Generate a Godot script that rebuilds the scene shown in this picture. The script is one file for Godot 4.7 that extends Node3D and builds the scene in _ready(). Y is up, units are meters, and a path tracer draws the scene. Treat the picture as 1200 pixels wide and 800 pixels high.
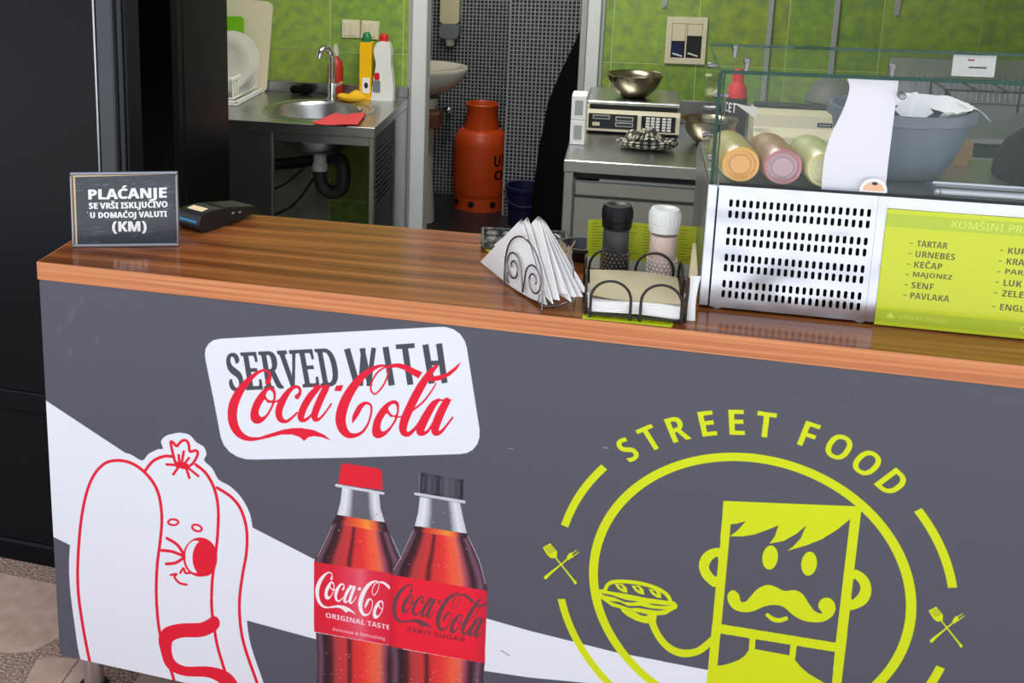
extends Node3D

# ---------------------------------------------------------------- camera geometry (photo taken as 1200 x 800)
const FOC := 1303.0
const PP := Vector2(321.2, 163.9)
const TOP := 1.05
var eye := Vector3(1.14778, 1.795, 1.93868)
var cam_basis := Basis.from_euler(Vector3(-0.21909, 0.313122, -0.0065), EULER_ORDER_YXZ)
var used := {}
var M := {}

func ray(p: Vector2) -> Vector3:
	return cam_basis * Vector3((p.x - PP.x) / FOC, -(p.y - PP.y) / FOC, -1.0)

func on_z(p: Vector2, z: float) -> Vector3:
	var d := ray(p)
	return eye + d * ((z - eye.z) / d.z)

# ---------------------------------------------------------------- scene tree helpers
func numbered(called: String) -> String:
	var n: int = used.get(called, 0)
	used[called] = n + 1
	return called if n == 0 else "%s_%03d" % [called, n]

func tag(o: Node, label: String, category: String, group := "") -> Node:
	o.set_meta("label", label)
	o.set_meta("category", category)
	if group != "":
		o.set_meta("group", group)
	return o

func thing(called: String, label: String, category: String, at := Vector3.ZERO, turn := 0.0, group := "") -> Node3D:
	var o := Node3D.new()
	o.name = numbered(called)
	add_child(o)
	o.position = at
	o.rotation.y = turn
	tag(o, label, category, group)
	return o

func copy_of(src: Node3D, called: String, label: String, at: Vector3, turn := 0.0) -> Node3D:
	var r: Node3D = src.duplicate()
	r.name = numbered(called)
	add_child(r)
	r.position = at
	r.rotation.y = turn
	r.set_meta("label", label)
	return r

func setting(called: String) -> Node3D:
	var o := Node3D.new()
	o.name = called
	o.set_meta("kind", "structure")
	add_child(o)
	return o

func part(s: SurfaceTool, called: String, m: Material, parent: Node, label := "") -> MeshInstance3D:
	var o := MeshInstance3D.new()
	o.name = called if parent != self else numbered(called)
	s.index()
	o.mesh = s.commit()
	o.material_override = m
	o.cast_shadow = GeometryInstance3D.SHADOW_CASTING_SETTING_ON
	parent.add_child(o, true)
	if label != "":
		o.set_meta("label", label)
	return o

func mpart(mesh: Mesh, called: String, m: Material, parent: Node, at := Vector3.ZERO) -> MeshInstance3D:
	var o := MeshInstance3D.new()
	o.name = called
	o.mesh = mesh
	o.material_override = m
	parent.add_child(o, true)
	o.position = at
	return o

# ---------------------------------------------------------------- mesh helpers
func mk() -> SurfaceTool:
	var s := SurfaceTool.new()
	s.begin(Mesh.PRIMITIVE_TRIANGLES)
	return s

func vx(s: SurfaceTool, p: Vector3, n: Vector3, uv := Vector2.ZERO) -> void:
	s.set_normal(n)
	s.set_uv(uv)
	s.add_vertex(p)

# a flat convex face, turned so that it looks along «out»
func facet(s: SurfaceTool, pts: Array, out: Vector3, uvs: Array = []) -> void:
	var n: Vector3 = (pts[1] - pts[0]).cross(pts[2] - pts[0])
	if n.length() < 1e-12 and pts.size() > 3:
		n = (pts[2] - pts[0]).cross(pts[3] - pts[0])
	n = n.normalized()
	var flip := n.dot(out) < 0.0
	if flip:
		n = -n
	for i in range(1, pts.size() - 1):
		var ids := [0, i, i + 1] if flip else [0, i + 1, i]
		for k in ids:
			vx(s, pts[k], n, uvs[k] if uvs.size() else Vector2.ZERO)

# a smooth quad with its own normals
func squad(s: SurfaceTool, p: Array, n: Array, uv: Array = []) -> void:
	var g: Vector3 = (p[1] - p[0]).cross(p[2] - p[0])
	if g.length() < 1e-13:
		g = (p[2] - p[0]).cross(p[3] - p[0])
	var av: Vector3 = n[0] + n[1] + n[2] + n[3]
	var order := [0, 1, 2, 0, 2, 3] if g.dot(av) < 0.0 else [0, 2, 1, 0, 3, 2]
	for k in order:
		vx(s, p[k], n[k], uv[k] if uv.size() else Vector2.ZERO)

# chamfered box between two corners, optionally moved by xf
func bx(s: SurfaceTool, lo: Vector3, hi: Vector3, b := 0.0, xf := Transform3D()) -> void:
	var c := (lo + hi) * 0.5
	var h := (hi - lo) * 0.5
	h = h.abs()
	b = minf(b, minf(h.x, minf(h.y, h.z)) * 0.9)
	var q := h - Vector3(b, b, b)
	for ax in 3:
		var u := (ax + 1) % 3
		var w := (ax + 2) % 3
		for sg in [-1.0, 1.0]:
			var ring := []
			for ij in [[-1, -1], [1, -1], [1, 1], [-1, 1]]:
				var p := Vector3()
				p[ax] = sg * h[ax]
				p[u] = ij[0] * q[u]
				p[w] = ij[1] * q[w]
				ring.append(xf * (c + p))
			var o := Vector3()
			o[ax] = sg
			facet(s, ring, xf.basis * o)
	if b <= 0.0:
		return
	for cx in 3:
		var a := (cx + 1) % 3
		var d := (cx + 2) % 3
		for sa in [-1.0, 1.0]:
			for sd in [-1.0, 1.0]:
				var ring := []
				for e in [[0, -1.0], [0, 1.0], [1, 1.0], [1, -1.0]]:
					var p := Vector3()
					p[cx] = e[1] * q[cx]
					p[a] = sa * (h[a] if e[0] == 0 else q[a])
					p[d] = sd * (q[d] if e[0] == 0 else h[d])
					ring.append(xf * (c + p))
				var o := Vector3()
				o[a] = sa
				o[d] = sd
				facet(s, ring, xf.basis * o)
	for sx in [-1.0, 1.0]:
		for sy in [-1.0, 1.0]:
			for sz in [-1.0, 1.0]:
				var g := Vector3(sx, sy, sz)
				facet(s, [xf * (c + g * Vector3(h.x, q.y, q.z)), xf * (c + g * Vector3(q.x, h.y, q.z)), xf * (c + g * Vector3(q.x, q.y, h.z))], xf.basis * g)

func boxm(lo: Vector3, hi: Vector3, b := 0.0) -> SurfaceTool:
	var s := mk()
	bx(s, lo, hi, b)
	return s

# surface of revolution about y; prof = [Vector2(radius, height), ...]; outside lies to the right of an upward run
func lathe(s: SurfaceTool, prof: Array, seg := 32, xf := Transform3D(), sx := 1.0, sz := 1.0, a0 := 0.0, a1 := TAU) -> void:
	var k := prof.size() - 1
	var sn := []
	for i in k:
		var e: Vector2 = prof[i + 1] - prof[i]
		sn.append(Vector2(e.y, -e.x).normalized())
	for i in k:
		if (prof[i + 1] - prof[i]).length() < 1e-9:
			continue
		var n0: Vector2 = sn[i]
		var n1: Vector2 = sn[i]
		if i > 0 and sn[i - 1].dot(sn[i]) > 0.72:
			n0 = (sn[i - 1] + sn[i]).normalized()
		if i < k - 1 and sn[i + 1].dot(sn[i]) > 0.72:
			n1 = (sn[i + 1] + sn[i]).normalized()
		for j in seg:
			var t0 := a0 + (a1 - a0) * j / seg
			var t1 := a0 + (a1 - a0) * (j + 1) / seg
			var P := []
			var N := []
			var U := []
			for e in [[prof[i], n0, t0], [prof[i], n0, t1], [prof[i + 1], n1, t1], [prof[i + 1], n1, t0]]:
				var cs := cos(e[2])
				var si := sin(e[2])
				P.append(xf * Vector3(e[0].x * cs * sx, e[0].y, e[0].x * si * sz))
				N.append((xf.basis * Vector3(e[1].x * cs / sx, e[1].y, e[1].x * si / sz)).normalized())
				U.append(Vector2(e[2] / TAU, e[0].y))
			squad(s, P, N, U)

# round bar along a path; radius is a number or an array
func tube(s: SurfaceTool, pts: Array, rad, seg := 10, closed := false, flat := 1.0) -> void:
	var n := pts.size()
	var rings := []
	var norms := []
	var up := Vector3.UP
	var first := Vector3.ZERO
	for i in n:
		var a: Vector3 = pts[(i - 1 + n) % n] if (closed or i > 0) else pts[0]
		var b: Vector3 = pts[(i + 1) % n] if (closed or i < n - 1) else pts[n - 1]
		var t := (b - a).normalized()
		if i == 0:
			up = Vector3.UP if absf(t.y) < 0.9 else Vector3.RIGHT
			first = t
		var side := t.cross(up).normalized()
		up = side.cross(t).normalized()
		var r: float = rad[i] if rad is Array else rad
		var ring := []
		var nn := []
		for j in seg:
			var w := TAU * j / seg
			var d := side * cos(w) + up * sin(w) * flat
			ring.append(pts[i] + d * r)
			nn.append((side * cos(w) * flat + up * sin(w)).normalized())
		rings.append(ring)
		norms.append(nn)
	for i in (n if closed else n - 1):
		var k := (i + 1) % n
		for j in seg:
			var l := (j + 1) % seg
			squad(s, [rings[i][j], rings[i][l], rings[k][l], rings[k][j]], [norms[i][j], norms[i][l], norms[k][l], norms[k][j]])
	if not closed:
		facet(s, rings[0], -first)
		facet(s, rings[n - 1], (pts[n - 1] - pts[n - 2]).normalized())

func rod(s: SurfaceTool, a: Vector3, b: Vector3, r: float, seg := 12) -> void:
	tube(s, [a, b], r, seg)

# smooth curve through points (Vector2 or Vector3)
func spline(pts: Array, per := 6, closed := false) -> Array:
	var out := []
	var n := pts.size()
	for i in (n if closed else n - 1):
		var p0 = pts[(i - 1 + n) % n] if (closed or i > 0) else pts[0]
		var p1 = pts[i]
		var p2 = pts[(i + 1) % n]
		var p3 = pts[(i + 2) % n] if (closed or i < n - 2) else pts[n - 1]
		for k in per:
			var t := float(k) / per
			out.append(0.5 * ((2.0 * p1) + (p2 - p0) * t + (2.0 * p0 - 5.0 * p1 + 4.0 * p2 - p3) * t * t + (3.0 * p1 - p0 - 3.0 * p2 + p3) * t * t * t))
	if not closed:
		out.append(pts[n - 1])
	return out

# polygon in x,y pulled from z0 to z1
func prism(s: SurfaceTool, poly: Array, z0: float, z1: float, xf := Transform3D(), smooth := false) -> void:
	var pk := PackedVector2Array(poly)
	if Geometry2D.is_polygon_clockwise(pk):
		pk.reverse()
	var ids := Geometry2D.triangulate_polygon(pk)
	for i in range(0, ids.size(), 3):
		var a := pk[ids[i]]
		var b := pk[ids[i + 1]]
		var c := pk[ids[i + 2]]
		facet(s, [xf * Vector3(a.x, a.y, z1), xf * Vector3(b.x, b.y, z1), xf * Vector3(c.x, c.y, z1)], xf.basis * Vector3(0, 0, 1), [a, b, c])
		facet(s, [xf * Vector3(a.x, a.y, z0), xf * Vector3(b.x, b.y, z0), xf * Vector3(c.x, c.y, z0)], xf.basis * Vector3(0, 0, -1), [a, b, c])
	var n := pk.size()
	for i in n:
		var a := pk[i]
		var b := pk[(i + 1) % n]
		var e := (b - a).normalized()
		var o := Vector3(e.y, -e.x, 0)
		var P := [xf * Vector3(a.x, a.y, z0), xf * Vector3(b.x, b.y, z0), xf * Vector3(b.x, b.y, z1), xf * Vector3(a.x, a.y, z1)]
		if smooth:
			var ep := (a - pk[(i - 1 + n) % n]).normalized()
			var en := (pk[(i + 2) % n] - b).normalized()
			var na := xf.basis * (Vector3(ep.y, -ep.x, 0) + o).normalized()
			var nb := xf.basis * (Vector3(en.y, -en.x, 0) + o).normalized()
			squad(s, P, [na, nb, nb, na])
		else:
			facet(s, P, xf.basis * o)

# a sheet given by fn(u, v) with a thickness
func sheet(s: SurfaceTool, nu: int, nv: int, fn: Callable, thick := 0.001) -> void:
	var P := []
	var N := []
	for i in nu + 1:
		var row := []
		for j in nv + 1:
			row.append(fn.call(float(i) / nu, float(j) / nv))
		P.append(row)
	for i in nu + 1:
		var row := []
		for j in nv + 1:
			var du: Vector3 = P[mini(i + 1, nu)][j] - P[maxi(i - 1, 0)][j]
			var dv: Vector3 = P[i][mini(j + 1, nv)] - P[i][maxi(j - 1, 0)]
			row.append(du.cross(dv).normalized())
		N.append(row)
	var h := thick * 0.5
	for sg in [1.0, -1.0]:
		for i in nu:
			for j in nv:
				var Q := []
				var R := []
				var U := []
				for e in [[i, j], [i + 1, j], [i + 1, j + 1], [i, j + 1]]:
					Q.append(P[e[0]][e[1]] + N[e[0]][e[1]] * h * sg)
					R.append(N[e[0]][e[1]] * sg)
					U.append(Vector2(float(e[0]) / nu, float(e[1]) / nv))
				squad(s, Q, R, U)
	for i in nu:
		for j in [0, nv]:
			var a: Vector3 = P[i][j]
			var b: Vector3 = P[i + 1][j]
			var m: Vector3 = P[i][1 if j == 0 else nv - 1]
			facet(s, [a + N[i][j] * h, b + N[i + 1][j] * h, b - N[i + 1][j] * h, a - N[i][j] * h], a - m)
	for j in nv:
		for i in [0, nu]:
			var a: Vector3 = P[i][j]
			var b: Vector3 = P[i][j + 1]
			var m: Vector3 = P[1 if i == 0 else nu - 1][j]
			facet(s, [a + N[i][j] * h, b + N[i][j + 1] * h, b - N[i][j + 1] * h, a - N[i][j] * h], a - m)

# a closed soft shape given by fn(direction) -> point
func blob(s: SurfaceTool, nu: int, nv: int, fn: Callable) -> void:
	var P := []
	for i in nv + 1:
		var row := []
		var th := PI * i / nv
		for j in nu:
			var ph := TAU * j / nu
			row.append(fn.call(Vector3(sin(th) * cos(ph), cos(th), sin(th) * sin(ph))))
		P.append(row)
	var N := []
	for i in nv + 1:
		var row := []
		for j in nu:
			var a: Vector3 = P[mini(i + 1, nv)][j] - P[maxi(i - 1, 0)][j]
			var b: Vector3 = P[i][(j + 1) % nu] - P[i][(j - 1 + nu) % nu]
			if i == 0 or i == nv:
				row.append(Vector3(0, 1 if i == 0 else -1, 0))
			else:
				row.append(b.cross(a).normalized())
		N.append(row)
	for i in nv:
		for j in nu:
			var k := (j + 1) % nu
			squad(s, [P[i][j], P[i][k], P[i + 1][k], P[i + 1][j]], [N[i][j], N[i][k], N[i + 1][k], N[i + 1][j]], [Vector2(float(j) / nu, float(i) / nv), Vector2(float(j + 1) / nu, float(i) / nv), Vector2(float(j + 1) / nu, float(i + 1) / nv), Vector2(float(j) / nu, float(i + 1) / nv)])

# flat plate (at height y, looking along +y) from a rectangle to a ring inside it
func plate_ring(s: SurfaceTool, r: Rect2, ring: Array, to3: Callable, out: Vector3) -> void:
	var n := ring.size()
	var c := Vector2.ZERO
	for p in ring:
		c += p
	c /= n
	var edge := []
	for p in ring:
		var d: Vector2 = (p - c).normalized()
		var t := INF
		if absf(d.x) > 1e-6:
			t = minf(t, ((r.end.x if d.x > 0 else r.position.x) - c.x) / d.x)
		if absf(d.y) > 1e-6:
			t = minf(t, ((r.end.y if d.y > 0 else r.position.y) - c.y) / d.y)
		edge.append(c + d * t)
	var cs := [r.position, Vector2(r.end.x, r.position.y), r.end, Vector2(r.position.x, r.end.y)]
	for i in n:
		var k := (i + 1) % n
		var pts := [to3.call(ring[i]), to3.call(edge[i])]
		if absf(edge[i].x - edge[k].x) > 1e-6 and absf(edge[i].y - edge[k].y) > 1e-6:
			var best: Vector2 = cs[0]
			for q in cs:
				if q.distance_to((edge[i] + edge[k]) * 0.5) < best.distance_to((edge[i] + edge[k]) * 0.5):
					best = q
			pts.append(to3.call(best))
		pts.append(to3.call(edge[k]))
		pts.append(to3.call(ring[k]))
		facet(s, pts, out)

func circle2(c: Vector2, rx: float, ry: float, n := 32, tilt := 0.0) -> Array:
	var out := []
	for i in n:
		var a := TAU * i / n
		out.append(c + Vector2(cos(a) * rx, sin(a) * ry).rotated(tilt))
	return out

func rrect(lo: Vector2, hi: Vector2, r: float, n := 4) -> Array:
	var out := []
	for k in 4:
		var c := Vector2(hi.x - r if k in [0, 3] else lo.x + r, hi.y - r if k in [0, 1] else lo.y + r)
		for i in n + 1:
			out.append(c + Vector2(r, 0).rotated(PI / 2 * (k + float(i) / n)))
	return out

# ---------------------------------------------------------------- drawing flat print into an image
var cv: Image
var cmap: Callable

func cv_fill(contours: Array, col: Color) -> void:
	var ed := []
	var lo := INF
	var hi := -INF
	for c in contours:
		var n: int = c.size()
		for i in n:
			var a: Vector2 = c[i]
			var b: Vector2 = c[(i + 1) % n]
			lo = minf(lo, a.y)
			hi = maxf(hi, a.y)
			if a.y < b.y:
				ed.append([a, b])
			elif b.y < a.y:
				ed.append([b, a])
	var w := cv.get_width()
	for y in range(maxi(0, floori(lo)), mini(cv.get_height() - 1, ceili(hi)) + 1):
		var yc := y + 0.5
		var xs := []
		for e in ed:
			var a: Vector2 = e[0]
			var b: Vector2 = e[1]
			if a.y <= yc and yc < b.y:
				xs.append(a.x + (b.x - a.x) * (yc - a.y) / (b.y - a.y))
		xs.sort()
		for i in range(0, xs.size() - 1, 2):
			var x0 := maxi(0, roundi(xs[i]))
			var x1 := mini(w, roundi(xs[i + 1]))
			if x1 > x0:
				cv.fill_rect(Rect2i(x0, y, x1 - x0, 1), col)

func mapped(pts: Array) -> Array:
	var o := []
	for p in pts:
		o.append(cmap.call(p))
	return o

func draw_poly(pts: Array, col: Color, smooth := 0, holes: Array = []) -> void:
	var cs := [mapped(spline(pts, smooth, true) if smooth else pts)]
	for h in holes:
		cs.append(mapped(spline(h, smooth, true) if smooth else h))
	cv_fill(cs, col)

# stroke through [x, y, width] triples
func draw_stroke(pts: Array, col: Color, smooth := 6) -> void:
	var v3 := []
	var lastw := 1.0
	for p in pts:
		if p.size() > 2:
			lastw = p[2]
		v3.append(Vector3(p[0], p[1], lastw))
	var c := spline(v3, smooth) if smooth and v3.size() > 2 else v3
	var n := c.size()
	for i in n:
		cv_fill([mapped(circle2(Vector2(c[i].x, c[i].y), c[i].z * 0.5, c[i].z * 0.5, 14))], col)
		if i < n - 1:
			var a := Vector2(c[i].x, c[i].y)
			var b := Vector2(c[i + 1].x, c[i + 1].y)
			var nn := (b - a).normalized().orthogonal()
			cv_fill([mapped([a + nn * c[i].z * 0.5, b + nn * c[i + 1].z * 0.5, b - nn * c[i + 1].z * 0.5, a - nn * c[i].z * 0.5])], col)

var glyph_cache := {}
func glyphs(text: String, font: String, weight: int) -> Array:
	var key := "%s|%s|%d" % [text, font, weight]
	if glyph_cache.has(key):
		return glyph_cache[key]
	var f := SystemFont.new()
	f.font_names = PackedStringArray([font])
	f.font_weight = weight
	var t := TextMesh.new()
	t.font = f
	t.font_size = 64
	t.pixel_size = 0.01
	t.depth = 0.0
	t.text = text
	var ar := t.get_mesh_arrays()
	var vs: PackedVector3Array = ar[Mesh.ARRAY_VERTEX]
	var ids = ar[Mesh.ARRAY_INDEX]
	var tri := []
	var lo := Vector2(INF, INF)
	var hi := -lo
	var seq := []
	if ids != null and ids.size():
		for i in ids:
			seq.append(i)
	else:
		seq = range(vs.size())
	for p in vs:
		lo = lo.min(Vector2(p.x, p.y))
		hi = hi.max(Vector2(p.x, p.y))
	for i in seq:
		tri.append(Vector2((vs[i].x - lo.x) / (hi.x - lo.x), (hi.y - vs[i].y) / (hi.y - lo.y)))
	var out := [tri, (hi.x - lo.x) / (hi.y - lo.y)]
	glyph_cache[key] = out
	return out

# text stretched onto a quad tl, tr, br, bl
func draw_text(text: String, q: Array, col: Color, font := "Droid Sans", weight := 700, fat := 0.0) -> void:
	var tri: Array = glyphs(text, font, weight)[0]
	if fat > 0.0:
		for d in [Vector2(-fat, 0), Vector2(fat, 0), Vector2(0, -fat * 0.6), Vector2(0, fat * 0.6)]:
			draw_text(text, [q[0] + d, q[1] + d, q[2] + d, q[3] + d], col, font, weight)
	for i in range(0, tri.size(), 3):
		var ps := []
		for k in 3:
			var t: Vector2 = tri[i + k]
			var a: Vector2 = q[0].lerp(q[1], t.x)
			var b: Vector2 = q[3].lerp(q[2], t.x)
			ps.append(cmap.call(a.lerp(b, t.y)))
		cv_fill([ps], col)

func text_rect(text: String, x0: float, y0: float, x1: float, y1: float, col: Color, font := "Droid Sans", weight := 700, fat := 0.0) -> void:
	draw_text(text, [Vector2(x0, y0), Vector2(x1, y0), Vector2(x1, y1), Vector2(x0, y1)], col, font, weight, fat)

func rgb(r: int, g: int, b: int) -> Color:
	return Color8(r, g, b)

func as_texture(half := true) -> ImageTexture:
	if half:
		cv.shrink_x2()
	return ImageTexture.create_from_image(cv)

# ---------------------------------------------------------------- the printed foil on the counter front
const FOIL_X0 := 0.003
const FOIL_X1 := 1.853
const FOIL_Y0 := 0.118
const FOIL_Y1 := 1.012

func foil_px(p: Vector2) -> Vector2:      # point on the foil in metres -> canvas pixel
	return Vector2((p.x - FOIL_X0) / (FOIL_X1 - FOIL_X0) * cv.get_width(), (FOIL_Y1 - p.y) / (FOIL_Y1 - FOIL_Y0) * cv.get_height())

func photo_px(p: Vector2) -> Vector2:     # traced point -> point on the plane of the foil -> canvas pixel
	var w := on_z(p, -0.002)
	return foil_px(Vector2(w.x, w.y))

func zs(ox: float, oy: float, k: float, pts: Array) -> Array:
	var out := []
	for p in pts:
		var q := [ox + p[0] / k, oy + p[1] / k]
		if p.size() > 2:
			q.append(p[2] / k)
		out.append(q)
	return out

func v2(a: Array) -> Array:
	var o := []
	for p in a:
		o.append(Vector2(p[0], p[1]))
	return o

# the red script, traced at the place where it stands on the white label
func script_logo(col: Color, first_only := false) -> void:
	var A := func(p): return zs(255, 420, 8.0, p)
	var B := func(p): return zs(385, 415, 7.5, p)
	draw_stroke(A.call([[468, 225, 46], [492, 170, 30], [470, 120, 24], [420, 112, 24], [350, 150, 34], [275, 220, 58], [205, 310, 76], [150, 430, 88], [138, 540, 88], [155, 630, 82], [205, 708, 66], [290, 752, 44], [390, 750, 24]]), col)
	draw_poly(v2(A.call([[380, 742], [500, 702], [620, 665], [700, 653], [780, 650], [900, 670], [1000, 715], [1062, 767], [980, 737], [900, 727], [850, 738], [810, 772], [770, 736], [700, 712], [600, 712], [480, 742], [380, 764]])), col)
	draw_poly(v2(A.call([[500, 265], [540, 300], [545, 370], [520, 450], [470, 540], [410, 600], [350, 608], [312, 570], [310, 500], [340, 410], [400, 320], [450, 275]])), col, 4, [v2(A.call([[490, 295], [520, 325], [520, 385], [480, 390], [452, 350], [465, 310]])), v2(A.call([[440, 385], [470, 415], [510, 412], [490, 470], [450, 530], [410, 547], [385, 520], [395, 460]]))])
	draw_stroke(A.call([[490, 408, 14], [540, 406, 16], [590, 382, 20], [650, 322, 24]]), col)
	draw_stroke(A.call([[745, 358, 46], [772, 322, 28], [765, 276, 26], [722, 266, 30], [662, 312, 48], [606, 400, 66], [574, 490, 66], [586, 564, 56], [640, 590, 30], [690, 560, 22], [745, 508, 18]]), col)
	draw_stroke(A.call([[950, 268, 44], [880, 340, 64], [812, 450, 66], [780, 545, 62], [800, 578, 40], [845, 562, 26], [900, 500, 18], [950, 400, 14]]), col)
	draw_stroke(A.call([[900, 262, 20], [970, 262, 22], [1045, 262, 20]]), col)
	draw_stroke(A.call([[1015, 275, 64], [965, 380, 66], [916, 500, 66], [912, 562, 52], [950, 568, 26], [1010, 505, 18], [1065, 425, 16]]), col)
	draw_poly(v2(A.call([[1112, 255], [1178, 248], [1158, 306], [1093, 303]])), col)
	draw_stroke(B.call([[505, 108, 14], [440, 150, 16], [390, 220, 15], [370, 290, 16], [385, 338, 15], [418, 345, 14], [470, 290, 15], [508, 220, 15], [522, 150, 14], [500, 104, 18], [440, 105, 26], [365, 142, 46], [290, 200, 62], [212, 295, 76], [145, 415, 88], [108, 540, 92], [116, 635, 84], [160, 700, 62], [220, 715, 40], [290, 688, 24], [342, 620, 18], [372, 530, 17], [374, 455, 19], [332, 428, 24], [284, 455, 42], [250, 512, 48], [225, 560, 36], [209, 606, 3]]), col)
	draw_poly(v2(B.call([[500, 108], [560, 84], [620, 79], [690, 95], [760, 130], [825, 158], [790, 212], [720, 170], [660, 135], [600, 115], [540, 120]])), col)
	draw_poly(v2(B.call([[570, 405], [610, 420], [620, 470], [605, 560], [560, 640], [500, 710], [440, 738], [395, 720], [382, 670], [400, 580], [450, 490], [510, 430]])), col, 4, [v2(B.call([[565, 435], [595, 450], [600, 510], [575, 540], [540, 512], [525, 470]])), v2(B.call([[510, 520], [545, 550], [585, 552], [560, 610], [510, 665], [470, 677], [455, 640], [470, 580]]))])
	if first_only:
		return
	draw_poly(v2(B.call([[900, 195], [960, 188], [1040, 165], [1100, 120], [1165, 65], [1130, 130], [1070, 185], [990, 225], [920, 240], [880, 232]])), col)
	draw_stroke(B.call([[560, 540, 12], [610, 551, 12], [655, 545, 14]]), col)
	draw_stroke(B.call([[952, 100, 26], [885, 172, 54], [802, 300, 72], [724, 450, 74], [668, 580, 74], [654, 665, 66], [682, 702, 48], [722, 690, 34], [770, 640, 24], [805, 590, 24]]), col)
	draw_stroke(B.call([[946, 255, 10], [900, 330, 14], [830, 420, 16], [740, 492, 18]]), col)
	draw_stroke(B.call([[970, 400, 26], [922, 440, 56], [866, 530, 70], [816, 630, 76], [806, 685, 62], [850, 690, 32], [892, 650, 20], [960, 520, 15], [1000, 430, 14]]), col)
	draw_stroke(B.call([[950, 403, 18], [1010, 404, 16], [1078, 402, 12]]), col)
	draw_stroke(B.call([[1040, 412, 62], [992, 500, 72], [944, 620, 72], [938, 686, 58], [985, 684, 30], [1040, 622, 18], [1090, 556, 16]]), col)

# colours across a bottle from rim to rim; rows = [y_left, x_left, y_right, x_right]
func bottle_body(rows: Array, ramp: Array) -> void:
	var n := 56
	for i in rows.size() - 1:
		var a: Array = rows[i]
		var b: Array = rows[i + 1]
		for k in n:
			var t := (k + 0.5) / n
			var c: Color = ramp[ramp.size() - 1][1]
			for m in ramp.size() - 1:
				if t >= ramp[m][0] and t <= ramp[m + 1][0]:
					c = (ramp[m][1] as Color).lerp(ramp[m + 1][1], (t - ramp[m][0]) / (ramp[m + 1][0] - ramp[m][0]))
			var al := Vector2(a[0], a[1])
			var ar := Vector2(a[2], a[3])
			var bl := Vector2(b[0], b[1])
			var br := Vector2(b[2], b[3])
			var t0 := float(k) / n
			var t1 := float(k + 1) / n
			draw_poly([al.lerp(ar, t0), al.lerp(ar, t1), bl.lerp(br, t1), bl.lerp(br, t0)], c)

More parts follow.
